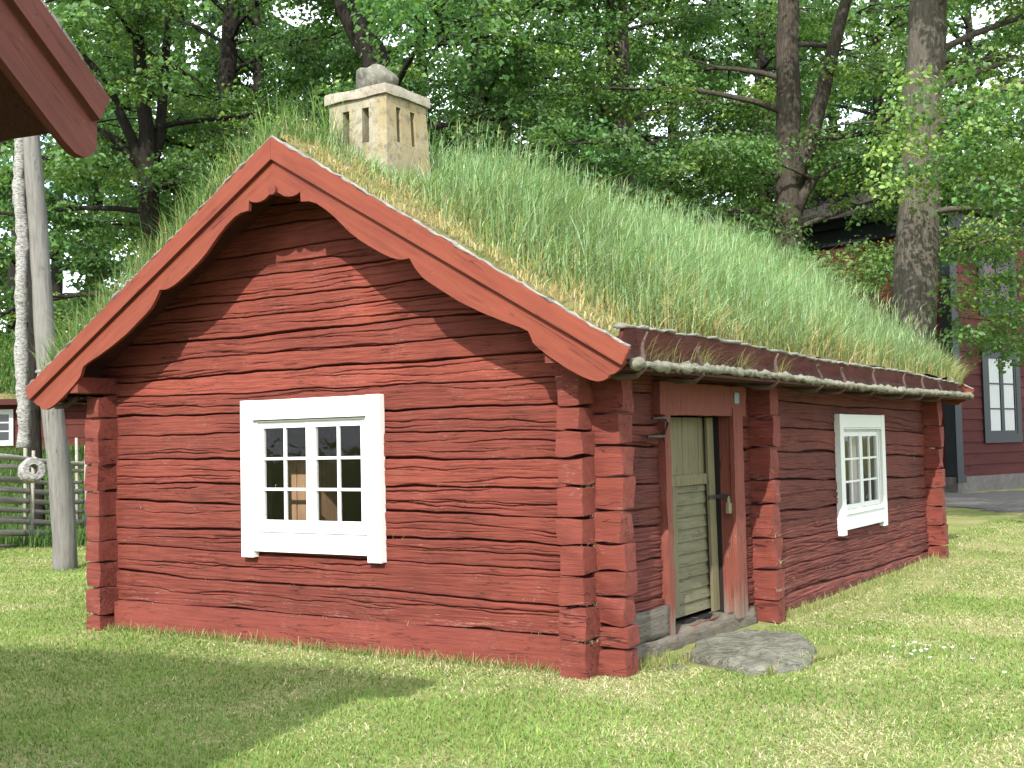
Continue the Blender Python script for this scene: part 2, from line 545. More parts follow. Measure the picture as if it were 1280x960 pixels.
def build_ground():
    def ax(c0, c1, fine0, fine1, st):
        a = np.arange(fine0, fine1, st)
        lo = fine0 - np.geomspace(.3, fine0 - c0, 26)[::-1]
        hi = fine1 + np.geomspace(.3, c1 - fine1, 26)
        return np.concatenate([lo, a, hi])
    xs = ax(-400, 400, -32, 10, .3); ys = ax(-300, 600, -10, 34, .3)
    X, Y = np.meshgrid(xs, ys, indexing='ij')
    Z = G(X, Y)
    V = np.stack([X, Y, Z], -1).reshape(-1, 3)
    nx, ny = len(xs), len(ys)
    i = np.arange(nx * ny).reshape(nx, ny)
    F = np.stack([i[:-1, :-1], i[1:, :-1], i[1:, 1:], i[:-1, 1:]], -1).reshape(-1, 4)
    o = mesh_np('lawn', V, F, m_lawn)
    tag(o, 'mown lawn with dry pale patches around the red log cabin', 'lawn', kind='structure')
build_ground()

def build_gravel():
    poly = [(-2.4, 19.0), (.4, 16.6), (6, 12), (14, 18), (9, 40), (-1.2, 30), (-3.2, 25.3), (-9, 27.5), (-9, 25)]
    xs = np.arange(-10, 14, .35); ys = np.arange(11, 40, .35)
    X, Y = np.meshgrid(xs, ys, indexing='ij')
    def inside(px, py):
        c = np.zeros(px.shape, bool)
        n = len(poly)
        for a in range(n):
            (x1, y1), (x2, y2) = poly[a], poly[(a + 1) % n]
            cond = ((y1 > py) != (y2 > py)) & (px < (x2 - x1) * (py - y1) / (y2 - y1 + 1e-12) + x1)
            c ^= cond
        return c
    wob = .25 * vn2(X * 1.1, Y * 1.1, 3)
    msk = inside(X + wob, Y + wob)
    V = np.stack([X, Y, G(X, Y) + .012], -1).reshape(-1, 3)
    nx, ny = X.shape
    i = np.arange(nx * ny).reshape(nx, ny)
    F = np.stack([i[:-1, :-1], i[1:, :-1], i[1:, 1:], i[:-1, 1:]], -1)
    mk = msk[:-1, :-1] & msk[1:, 1:] & msk[1:, :-1] & msk[:-1, 1:]
    o = mesh_np('gravel_path', V, F[mk], m_gravel)
    tag(o, 'grey gravel path running along the large red house', 'path', kind='structure')
build_gravel()

# ------------------------------------------------------------------ the cabin
W, LEN, OV = 4.966, 8.94, .426
XA = -2.47                       # ridge line
def zr(x): return 3.816 - .598 * abs(x - XA)
cabin = root('log_cabin', (-2.48, 4.4, -.06), 'small red log cabin with a grass roof, white windows and plaster chimney', 'cabin')

def log_sheet(name, axis, u0, u1, v0, v1, nu, nv, seams, seed, plane, sign, holes, mat, top=None, ncr=4, rough=1., deep=1.):
    """a wall of hewn logs as one uneven surface with real seams and cracks"""
    g = np.random.default_rng(seed)
    us = np.linspace(u0, u1, nu); vs = np.linspace(v0, v1, nv)
    U, Vv = np.meshgrid(us, vs, indexing='ij')
    cur = []
    for k, (a, b) in enumerate(seams):
        t = (us - u0) / (u1 - u0)
        cur.append(a + (b - a) * t + .011 * n1(us, seed * 31 + k, .35, 5))
    cur = np.array([us * 0 + v0 - .3] + cur + [us * 0 + v1 + .3])
    out = np.zeros_like(U); tintv = np.ones_like(U)
    for k in range(len(cur) - 1):
        lo = cur[k][:, None]; hi = cur[k + 1][:, None]
        m = (Vv >= lo) & (Vv < hi)
        off = g.uniform(-.006, .006); tilt = g.uniform(-.003, .011)
        t = (Vv - lo) / (hi - lo)
        dl = Vv - lo; dh = hi - Vv
        prof = off + tilt * (t - .5) - .005 * np.exp(-dl / .010) - .005 * np.exp(-dh / .012)
        prof = prof + .0035 * n1(us, seed * 77 + k, .25, 3)[:, None]
        if k > 0: prof = prof - .065 * np.exp(-(dl / np.maximum(.0022, g.uniform(.003, .010) * deep * (1 + .65 * n1(us, seed + k, .45, 4)))[:, None]) ** 4)
        if k < len(cur) - 2: prof = prof - .065 * np.exp(-(dh / g.uniform(.003, .006)) ** 4)
        for c in range(int(ncr)):
            ln = g.uniform(.4, 2.6); ua = g.uniform(u0 - .5, u1); tc = g.uniform(.15, .85)
            sl = g.uniform(-.03, .03)
            uu = (us - ua) / ln
            env = np.where((uu > 0) & (uu < 1), np.sqrt(np.clip(np.sin(np.clip(uu, 0, 1) * pi), 0, 1)), 0)
            zc = cur[k] + (cur[k + 1] - cur[k]) * tc + sl * (us - ua) + .011 * n1(us, seed * 13 + k * 17 + c, .6, 5)
            wd = g.uniform(.0018, .0048) * deep * (1 + .4 * n1(us, c + 5 * k, 1.2, 2))
            dd = Vv - zc[:, None]
            prof = prof - (g.uniform(.010, .034) * env)[:, None] * np.exp(-(dd / np.maximum(wd, .0015)[:, None]) ** 2)
        out = np.where(m, prof, out)
        tintv = np.where(m, g.uniform(.80, 1.22) * (1 + .10 * n1(us, seed * 5 + k, .3, 3)[:, None]), tintv)
    out += rough * .0024 * vn2(U * 3.2, Vv * 85, seed) + rough * .0018 * vn2(U * 7, Vv * 190, seed + 1) + .004 * vn2(U * 2, Vv * 9, seed + 2)
    P = np.zeros((nu, nv, 3))
    if axis == 'x':
        P[..., 0] = U; P[..., 1] = plane + sign * out
    else:
        P[..., 1] = U; P[..., 0] = plane + sign * out
    P[..., 2] = Vv
    i = np.arange(nu * nv).reshape(nu, nv)
    F = np.stack([i[:-1, :-1], i[1:, :-1], i[1:, 1:], i[:-1, 1:]], -1)
    uc = (U[:-1, :-1] + U[1:, 1:]) / 2; vc = (Vv[:-1, :-1] + Vv[1:, 1:]) / 2
    keep = np.ones(uc.shape, bool)
    for (a, b, c, d) in holes: keep &= ~((uc > a) & (uc < b) & (vc > c) & (vc < d))
    if top is not None: keep &= vc < top(uc)
    F = F[keep]
    if (axis == 'x') != (sign < 0): F = F[:, ::-1]
    used = np.unique(F); remap = np.zeros(nu * nv, np.int32); remap[used] = np.arange(len(used))
    tc3 = np.repeat(tintv.reshape(-1, 1)[used], 3, 1)
    return mesh_np(name, P.reshape(-1, 3)[used], remap[F], mat, cabin, smooth=True, col=tc3)

GS = [(.17, .155), (.42, .37), (.655, .60), (.81, .775), (1.05, .955), (1.19, 1.155), (1.40, 1.355), (1.62, 1.55), (1.78, 1.725), (1.945, 1.91)]
GS += [(z, z + .02) for z in (2.08, 2.225, 2.385, 2.545, 2.675, 2.86, 3.05, 3.24, 3.42)]
WIN = (-3.09, -1.92, .74, 1.73)
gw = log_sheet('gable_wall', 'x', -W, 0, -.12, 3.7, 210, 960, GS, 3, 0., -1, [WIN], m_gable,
               top=lambda x: 3.70 - .598 * np.abs(x - XA), ncr=8)
# base beam of the gable, standing a little proud
b = MB()
for i in range(12):
    xa = -W + .2 + i * (W - .4) / 12; xb = -W + .2 + (i + 1) * (W - .4) / 12
    ta, tb = .165 - .0012 * i, .165 - .0012 * (i + 1)
    b.hexa([(xa, -.06, -.25), (xb, -.06, -.25), (xb, .02, -.25), (xa, .02, -.25), (xa, -.058, ta), (xb, -.058, tb), (xb, .02, tb + .012), (xa, .02, ta + .012)])
b.build('base_beam', m_beam, cabin)

SS = [(z0 + (z1 - z0) * (0 - 3.3) / 5.2, z0 + (z1 - z0) * (LEN - 3.3) / 5.2) for z0, z1 in
      [(.052, -.022), (.286, .229), (.549, .43), (.8, .684), (1.088, .939), (1.357, 1.196), (1.561, 1.506), (1.80, 1.77)]]
W2 = (5.24, 6.62, .62, 1.58)
DOOR = (1.06, 2.27, .06, 1.67)
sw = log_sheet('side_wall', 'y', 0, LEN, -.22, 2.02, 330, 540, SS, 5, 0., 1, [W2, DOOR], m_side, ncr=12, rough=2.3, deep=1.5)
sw['label'] = 'long front wall of darker, heavily cracked logs'
b = MB()
b.box((-.02, 3.0, -.4), (.05, LEN - .2, -.05))
b.build('base_beam', m_sideb, cabin)
# back walls, inner lining, floor: plain but real
b = MB()
b.box((-W - .02, .2, -.3), (-W + .15, LEN - .15, 2.05))
b.build('side_wall', m_sideb, cabin)
b = MB()
b.prism([(-W, -.3), (0, -.3), (0, 2.2), (XA, 3.68), (-W, 2.2)], LEN - .16, LEN, 'xz')
b.build('gable_wall', m_beam, cabin)
b = MB()      # lining behind the two seen walls, leaving the openings free
def lining(b, axis, u0, u1, z0, z1, hole_list, p0, p1):
    us = sorted({u0, u1, *[h[0] for h in hole_list], *[h[1] for h in hole_list]})
    for a, c in zip(us[:-1], us[1:]):
        hs = [h for h in hole_list if h[0] <= a + 1e-6 and h[1] >= c - 1e-6]
        segs = [(z0, z1)] if not hs else [(z0, hs[0][2]), (hs[0][3], z1)]
        for s0, s1 in segs:
            if axis == 'x': b.box((a, p0, s0), (c, p1, s1))
            else: b.box((p0, a, s0), (p1, c, s1))
lining(b, 'x', -W + .01, -.2, -.3, 2.2, [WIN], .07, .16)
b.prism([(-W + .2, 2.2), (-.2, 2.2), (XA, 3.6)], .07, .16, 'xz')
lining(b, 'y', .17, LEN - .2, -.3, 2.0, [W2, DOOR], -.18, -.07)
b.build('lining', m_dark, cabin)
b = MB(); b.box((-W + .1, .1, -.2), (-.1, LEN - .1, -.02)); b.build('floor', m_sill, cabin)
b = MB(); b.box((-W + .16, 2.83, -.02), (-.19, 2.93, 2.2)); b.build('inner_wall', m_dark, cabin)

# corner joints: the log ends, each a block of its own
def corner(zs, kind, mk, label=None):
    p = sub('corner_joint', cabin)
    for k in range(len(zs) - 1):
        g = random.Random(hash((kind, k)) % 1000 + k * 7)
        lo, hi = mk(g, zs[k] + .006, zs[k + 1] - g.uniform(.006, .016))
        b = MB(); b.rough_box(lo, hi, seed=len(kind) * 100 + k * 3 + int(lo[0] * 10), n=(8, 8, 8), amp=.0065, rnd=.03 + .07 * g.random())
        o = b.build('log_end', m_end, p, smooth=True)
        md = o.modifiers.new('edge', 'EDGE_SPLIT'); md.split_angle = radians(38)
    return p
ZA = [-.14, .18, .40, .60, .80, .98, 1.19, 1.38, 1.55, 1.71, 1.93]
ZB = [-.14, .12, .26, .46, .62, .80, 1.02, 1.24, 1.45, 1.66, 1.96]
ZL = [-.12, .06, .30, .52, .70, .92, 1.13, 1.36, 1.58, 1.77, 1.97]
ZC = [-.10, .10, .36, .62, .92, 1.12, 1.40, 1.66, 1.95]
ZD = [-.16, .06, .32, .56, .80, 1.04, 1.30, 1.58, 1.95]
corner(ZA, 'A', lambda g, a, c: ((-.18 + g.uniform(-.012, .012), -.205 + g.uniform(-.015, .015), a), (.008 + g.uniform(-.01, .01), .03, c)))
corner(ZB, 'Bb', lambda g, a, c: ((-.03, -.03 + g.uniform(-.012, .012), a), (.205 + g.uniform(-.015, .02), .15 + g.uniform(-.01, .01), c)))
corner(ZL, 'Lll', lambda g, a, c: ((-W - .005 + g.uniform(-.012, .012), -.20 + g.uniform(-.015, .015), a), (-W + .175 + g.uniform(-.01, .01), .03, c)))
corner(ZB, 'Mmmm', lambda g, a, c: ((-W - .16, -.01, a), (-W + .03, .15, c)))
corner(ZC, 'Ccccc', lambda g, a, c: ((-.03, 2.755 + g.uniform(-.012, .012), a), (.20 + g.uniform(-.015, .02), 2.94, c)))
corner(ZD, 'Dddddd', lambda g, a, c: ((-.03, LEN - .18 + g.uniform(-.015, .015), a), (.20 + g.uniform(-.02, .02), LEN + .01, c)))
corner(ZC, 'Eeeeeee', lambda g, a, c: ((-.17, LEN - .03, a), (.0, LEN + .2, c)))

# wall plates and ridge purlin reaching out to the barge boards
b = MB()
b.rough_box((-.13, -.40, 1.985), (.0, LEN + .38, 2.07), 2, (4, 30, 3), .004, .1)
b.rough_box((-W - .06, -.41, 1.98), (-W + .17, LEN + .38, 2.12), 3, (4, 30, 3), .004, .1)
b.build('wall_plate', m_end, cabin)
b = MB(); b.tube([(XA, -.45, 3.42), (XA, LEN + .4, 3.42)], .038, 12); b.build('ridge_purlin', m_end, cabin, smooth=False)

# roof deck and turf
EX = 2.86
b = MB()
for sgn in (-1, 1):
    xe = XA + sgn * EX
    b.prism([(XA, 3.70), (xe, 3.70 - .598 * EX), (xe, 3.76 - .598 * EX), (XA, 3.76)] if sgn > 0 else
            [(xe, 3.70 - .598 * EX), (XA, 3.70), (XA, 3.76), (xe, 3.76 - .598 * EX)], -OV + .035, LEN + OV - .035, 'xz')
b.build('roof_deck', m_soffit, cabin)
def turf_z(x, y): return 3.83 - .598 * np.abs(x - XA) + .03 * vn2(x * 3, y * 3, 4) + .05 * np.exp(-((x - XA) / .25) ** 2) * 0 - .02
def build_turf():
    nx, ny = 120, 180
    xs = np.linspace(XA - 2.86, XA + 2.80, nx); ys = np.linspace(-OV + .0, LEN + OV, ny)
    X, Y = np.meshgrid(xs, ys, indexing='ij')
    Z = turf_z(X, Y)
    edge = np.minimum(Y + OV, LEN + OV - Y)
    Z = Z + .06 * sstep(.02, .3, edge) - .02
    V = np.concatenate([np.stack([X, Y, Z], -1).reshape(-1, 3)])
    i = np.arange(nx * ny).reshape(nx, ny)
    F = np.stack([i[:-1, :-1], i[1:, :-1], i[1:, 1:], i[:-1, 1:]], -1).reshape(-1, 4)
    mesh_np('turf', V, F, m_turf, cabin)
build_turf()

SC = [(-2.47, 3.419), (-2.42, 3.392), (-2.369, 3.362), (-2.32, 3.352), (-2.28, 3.351), (-2.235, 3.36), (-2.207, 3.376), (-2.201, 3.299), (-2.12, 3.292), (-2.051, 3.268), (-1.961, 3.211),
      (-1.861, 3.132), (-1.736, 3.018), (-1.65, 2.955), (-1.565, 2.903), (-1.49, 2.86), (-1.421, 2.823), (-1.36, 2.795), (-1.303, 2.777), (-1.25, 2.770), (-1.197, 2.775), (-1.18, 2.745), (-1.150, 2.70),
      (-1.087, 2.629), (-1.02, 2.583), (-.939, 2.533), (-.788, 2.44), (-.613, 2.355), (-.444, 2.283), (-.36, 2.252), (-.3, 2.229), (-.239, 2.199), (-.222, 2.165), (-.205, 2.124), (-.17, 2.09), (-.104, 2.04),
      (.035, 1.948), (.15, 1.886), (.21, 1.862), (.264, 1.849), (.30, 1.852), (.335, 1.866), (.35, 1.885), (.385, 1.893), (.42, 1.915), (.455, 1.95)]
def strip_prism(b, up_pts, lo_pts, y0, y1):
    """a board given by matching upper and lower edge points"""
    n = len(up_pts)
    vs = []
    for y in (y0, y1):
        for (x, z) in up_pts: vs.append((x, y, z))
        for (x, z) in lo_pts: vs.append((x, y, z))
    N = 2 * n
    fs = []
    for i in range(n - 1):
        fs.append((i, i + 1, n + i + 1, n + i)); fs.append((N + i, N + n + i, N + n + i + 1, N + i + 1))
        fs.append((i, N + i, N + i + 1, i + 1)); fs.append((n + i, n + i + 1, N + n + i + 1, N + n + i))
    fs.append((0, n, N + n, N)); fs.append((n - 1, N + n - 1, N + 2 * n - 1, 2 * n - 1))
    b._add(vs, fs)
def barge(sgn, y, dy, mat):
    mir = (lambda p: p) if sgn > 0 else (lambda p: (2 * XA - p[0], p[1]))
    top = [(x, 3.700 - .598 * (x - XA)) for x, z in SC]
    top[-1] = (.47, 1.962)
    b = MB(); strip_prism(b, [mir(p) for p in top], [mir(p) for p in SC], y, y + dy * .03)
    p = b.build('barge_board', mat, cabin)
    n = 14
    tx = [XA + (.511 - XA) * i / n for i in range(n + 1)]
    tp = [(x, 3.822 - .598 * (x - XA)) for x in tx]
    bx = [XA + (.452 - XA) * i / n for i in range(n + 1)]
    lp = [(x, 3.650 - .586 * (x - XA)) for x in bx]
    b = MB(); strip_prism(b, [mir(q) for q in tp], [mir(q) for q in lp], y - dy * .034, y - dy * .001)
    t = b.build('barge_board', mat, cabin, bevel=.004)
    # split bark laid along the top edge
    g = random.Random(int(5 + sgn))
    b = MB()
    pts = []; rad = []
    m = 70
    for i in range(m + 1):
        x = XA + (.50 - XA) * i / m
        pts.append(mir((x, 3.824 - .598 * (x - XA) + g.uniform(-.006, .009))))
        rad.append(.0125 * (1 + g.uniform(-.4, .5)))
    b.tube([(p[0], y - dy * (.012 + g.uniform(-.010, .014)), p[1]) for p in pts], rad, 7, .3, True, 3, (1.5, .8))
    s = b.build('bark_strip', m_bark_strip, cabin, smooth=True)
barge(1, -OV, 1, m_barge_r); barge(-1, -OV, 1, m_barge_l)
barge(1, LEN + OV, -1, m_barge_r); barge(-1, LEN + OV, -1, m_barge_l)

# turf-holding board, gutter and hooks along both eaves
def eave(sgn):
    def mx(x): return x if sgn > 0 else 2 * XA - x
    b = MB()
    n = 30
    for i in range(n):
        ya = -.36 + (LEN + .28) * i / n; yb = -.36 + (LEN + .28) * (i + 1) / n
        f = lambda y: .022 * sin(y * 1.3) * .5 - .008 * y + .01
        za, zb = f(ya), f(yb)
        b.hexa([(mx(.335), ya, 1.97), (mx(.365), ya, 1.97), (mx(.365), yb, 1.97), (mx(.335), yb, 1.97),
                (mx(.40), ya, 2.175 + za), (mx(.43), ya, 2.175 + za), (mx(.43), yb, 2.175 + zb), (mx(.40), yb, 2.175 + zb)])
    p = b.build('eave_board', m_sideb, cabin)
    if sgn > 0: p['label'] = 'red board holding the turf along the eave'
    g = random.Random(11)
    b = MB()
    ys = np.linspace(-.38, LEN - .06, 120)
    b.tube([(mx(.412 + g.uniform(-.012, .012)), y, 2.183 + (.022 * sin(y * 1.3) * .5 - .008 * y + .01) + g.uniform(-.006, .01)) for y in ys],
           [.02 * (1 + g.uniform(-.35, .5)) for _ in ys], 7, .3, True, 5, (1.7, .6))
    b.build('bark_strip', m_bark_strip, cabin, smooth=True)
    b = MB()
    ys = np.linspace(-.36, LEN + .44, 220)
    b.tube([(mx(.475 + g.uniform(-.006, .006)), y, 1.955 + .012 * sin(y * .9) + g.uniform(-.006, .006)) for y in ys],
           [.025 * (1 + g.uniform(-.3, .45) + .25 * max(0, sin(y * 11 + 2 * sin(y * 3)))) for y in ys], 9, .34, True, 6)
    b.build('eave_log', m_eave_log, cabin, smooth=True)
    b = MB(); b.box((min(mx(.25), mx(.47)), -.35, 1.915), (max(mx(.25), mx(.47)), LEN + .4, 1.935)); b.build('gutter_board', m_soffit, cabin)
    for i, y in enumerate((-.2, .72, 2.2, 3.31, 3.98, 4.96, 6.1, 6.9, 7.75)):
        t = g.uniform(-.05, .05)
        b = MB()
        b.tube([(mx(.10), y - .02, 1.95), (mx(.30), y - .01, 1.885), (mx(.42), y, 1.885), (mx(.475), y, 1.93), (mx(.47), y + t * .3, 2.0), (mx(.455), y + t, 2.06), (mx(.46), y + t * 1.5, 2.105), (mx(.475), y + t * 2 + .02, 2.14 + t)],
               [.024, .024, .022, .02, .017, .014, .010, .006], 7, .12, True, i)
        b.build('hook', m_hook, cabin, smooth=True)
eave(1); eave(-1)

# chimney, wider at the foot, four slots, slab on top
def chimney():
    X0, X1, Y0, Y1 = -2.765, -2.147, .545, 1.145     # at z = 3.7
    x0, x1, y0, y1 = -2.76, -2.15, .545, 1.08        # under the cap at z = 4.33
    z0, z1 = 3.3, 4.335
    def at(z, c0, c1): return c0 + (c1 - c0) * (z - 3.7) / (z1 - 3.7)
    ch = sub('chimney', cabin)
    xs = [0, .24, .36, .58, .70, 1]                  # slot columns as fractions
    ys = [0, .235, .345, .58, .70, 1]
    zl = [z0, 3.965, 4.255, z1]
    b = MB()
    depth = .12
    def P(fx, fy, z, inset=0):
        a0, a1 = at(z, X0, x0) , at(z, X1, x1); c0, c1 = at(z, Y0, y0), at(z, Y1, y1)
        return (a0 + (a1 - a0) * fx, c0 + (c1 - c0) * fy, z)
    for face in range(4):
        fr = xs if face in (0, 2) else ys
        for i in range(5):
            for k in range(3):
                slot = k == 1 and i in (1, 3)
                def Q(t, z, d=0):
                    if face == 0: p = P(t, 0, z); return (p[0], p[1] + d, p[2])
                    if face == 1: p = P(1, t, z); return (p[0] - d, p[1], p[2])
                    if face == 2: p = P(1 - t, 1, z); return (p[0], p[1] - d, p[2])
                    p = P(0, 1 - t, z); return (p[0] + d, p[1], p[2])
                a, c = fr[i], fr[i + 1]; lo, hi = zl[k], zl[k + 1]
                if not slot:
                    b._add([Q(a, lo), Q(c, lo), Q(c, hi), Q(a, hi)], [(0, 1, 2, 3)])
                else:
                    o_ = [Q(a, lo), Q(c, lo), Q(c, hi), Q(a, hi)]; n_ = [Q(a, lo, depth), Q(c, lo, depth), Q(c, hi, depth), Q(a, hi, depth)]
                    b._add(o_ + n_, [(0, 1, 5, 4), (1, 2, 6, 5), (2, 3, 7, 6), (3, 0, 4, 7), (4, 5, 6, 7)])
    me = b.build('shaft', m_plaster, ch)
    b = MB(); b.rough_box((x0 - .03, y0 - .03, z1), (x1 + .03, y1 + .035, z1 + .085), 4, (12, 12, 3), .004, .2)
    o = b.build('cap', m_cap, ch, smooth=True)
    md = o.modifiers.new('edge', 'EDGE_SPLIT'); md.split_angle = radians(40)
chimney()

def stone_mesh(name, c, size, seed, mat, parent=None, sub_=3, amp=.16, loc=None, flat=None):
    import bmesh
    bm = bmesh.new()
    bmesh.ops.create_icosphere(bm, subdivisions=sub_, radius=1)
    g = np.random.default_rng(seed)
    ns = g.normal(size=(9, 3)); ns /= np.linalg.norm(ns, axis=1)[:, None]; off = g.uniform(.62, .95, 9)
    V = np.array([v.co[:] for v in bm.verts])
    for n_, o_ in zip(ns, off):
        d = V @ n_
        V = np.where((d > o_)[:, None], V - n_ * (d - o_)[:, None] * .85, V)
    for a in range(5):
        f = g.uniform(2, 8, 3); V = V * (1 + amp * .3 * np.sin(V @ f + g.uniform(0, 6)))[:, None]
    V = V * np.array(size)
    F = np.array([[v.index for v in f.verts] for f in bm.faces]); bm.free()
    return mesh_np(name, V + np.array(c), F, mat, parent, smooth=False, loc=c if loc is None else loc)
s = stone_mesh('chimney_stone', (-2.43, .76, 4.535), (.20, .15, .135), 12, m_stone)
tag(s, 'grey lichened boulder weighing down the chimney cap', 'stone')

# ------------------------------------------------------------------ windows of the cabin
def window(O, ex, en, wd, ht, fr, mat, side_w, top_w, apron, legs, rows=3):
    """casing outer size wd x ht from O (lower-left outer corner on the wall); ex along the wall, en outwards"""
    wn = sub('window', cabin)
    def mb(): return MB(O, ex, en, (0, 0, 1))
    b = mb()
    b.box((0, -.02, 0), (side_w, .045, ht)); b.box((wd - side_w, -.02, 0), (wd, .045, ht))
    b.box((side_w + .001, -.02, ht - top_w), (wd - side_w - .001, .042, ht - .003))
    b.box((side_w + .001, -.02, legs), (wd - side_w - .001, .040, legs + apron))
    b.build('casing', mat, wn, bevel=.004)
    b = mb()
    b.box((side_w - .02, -.01, ht - top_w - .018), (wd - side_w + .02, .052, ht - top_w - .003))
    b.build('head_moulding', mat, wn, bevel=.003)
    b = mb()
    b.box((side_w - .015, -.02, legs + apron + .002), (wd - side_w + .015, .052, legs + apron + .030))
    b.build('sill', mat, wn, bevel=.003)
    x0, x1 = side_w + .002, wd - side_w - .002; z0, z1 = legs + apron + .032, ht - top_w - .024
    b = mb()
    b.box((x0, -.055, z0), (x0 + .03, .018, z1)); b.box((x1 - .03, -.055, z0), (x1, .018, z1))
    b.box((x0 + .031, -.055, z1 - .014), (x1 - .031, .018, z1)); b.box((x0 + .031, -.055, z0), (x1 - .031, .018, z0 + .014))
    b.build('frame', mat, wn, bevel=.003)
    xi0, xi1 = x0 + .032, x1 - .032; zi0, zi1 = z0 + .016, z1 - .016
    mid = (xi0 + xi1) / 2
    for a, c in ((xi0, mid - .002), (mid + .002, xi1)):
        st = fr; b = mb()
        b.box((a, -.03, zi0), (a + st, .008, zi1)); b.box((c - st, -.03, zi0), (c, .008, zi1))
        b.box((a + st, -.028, zi1 - st), (c - st, .006, zi1)); b.box((a + st, -.028, zi0), (c - st, .006, zi0 + st))
        m_ = (a + c) / 2
        b.box((m_ - .011, -.022, zi0 + st), (m_ + .011, .003, zi1 - st))
        for k in range(1, rows):
            zz = zi0 + st + (zi1 - zi0 - 2 * st) * k / rows
            b.box((a + st, -.020, zz - .011), (c - st, .001, zz + .011))
        s_ = b.build('sash', mat, wn, bevel=.002)
        b = mb(); b._add([(a + st * .5, -.012, zi0 + st * .5), (c - st * .5, -.012, zi0 + st * .5), (c - st * .5, -.012, zi1 - st * .5), (a + st * .5, -.012, zi1 - st * .5)], [(0, 1, 2, 3)])
        b.build('pane', m_glass, wn)
    return wn
w1 = window((-3.225, -.012, .605), (1, 0, 0), (0, -1, 0), 1.44, 1.255, .046, m_white, .135, .142, .155, .05)
w2 = window((.012, 5.12, .455), (0, 1, 0), (1, 0, 0), 1.645, 1.25, .05, m_white_grey, .13, .145, .155, .05)
w2['label'] = 'greyer white window on the long wall'
# things seen through the glass
CX = -3.09
b = MB(); b.box((CX - .13, .47, .0), (CX + .13, .85, 1.395)); b.box((CX - .12, .45, .04), (CX - .005, .469, 1.36)); b.box((CX + .005, .45, .04), (CX + .12, .469, 1.36))
o = b.build('cupboard', m_cup, None, bevel=.005, loc=(CX, .65, 0)); tag(o, 'brown wooden cupboard standing inside behind the gable window', 'cupboard')
for i, (ya, yb) in enumerate(((5.28, 5.52), (6.28, 6.6))):
    n = 26
    V = []; F = []
    for k in range(n + 1):
        y = ya + (yb - ya) * k / n
        x = -.22 + .025 * sin(k * 1.7)
        V += [(x, y, .6), (x, y, 1.6), (x - .006, y, .6), (x - .006, y, 1.6)]
    for k in range(n):
        a = k * 4
        F += [(a, a + 4, a + 5, a + 1), (a + 2, a + 3, a + 7, a + 6)]
    o = mesh_np('curtain', V, F, m_curt, loc=(-.2, (ya + yb) / 2, .6))
    tag(o, ['left', 'right'][i] + ' thin curtain inside the window of the long wall', 'curtain', 'curtains inside the long wall window')

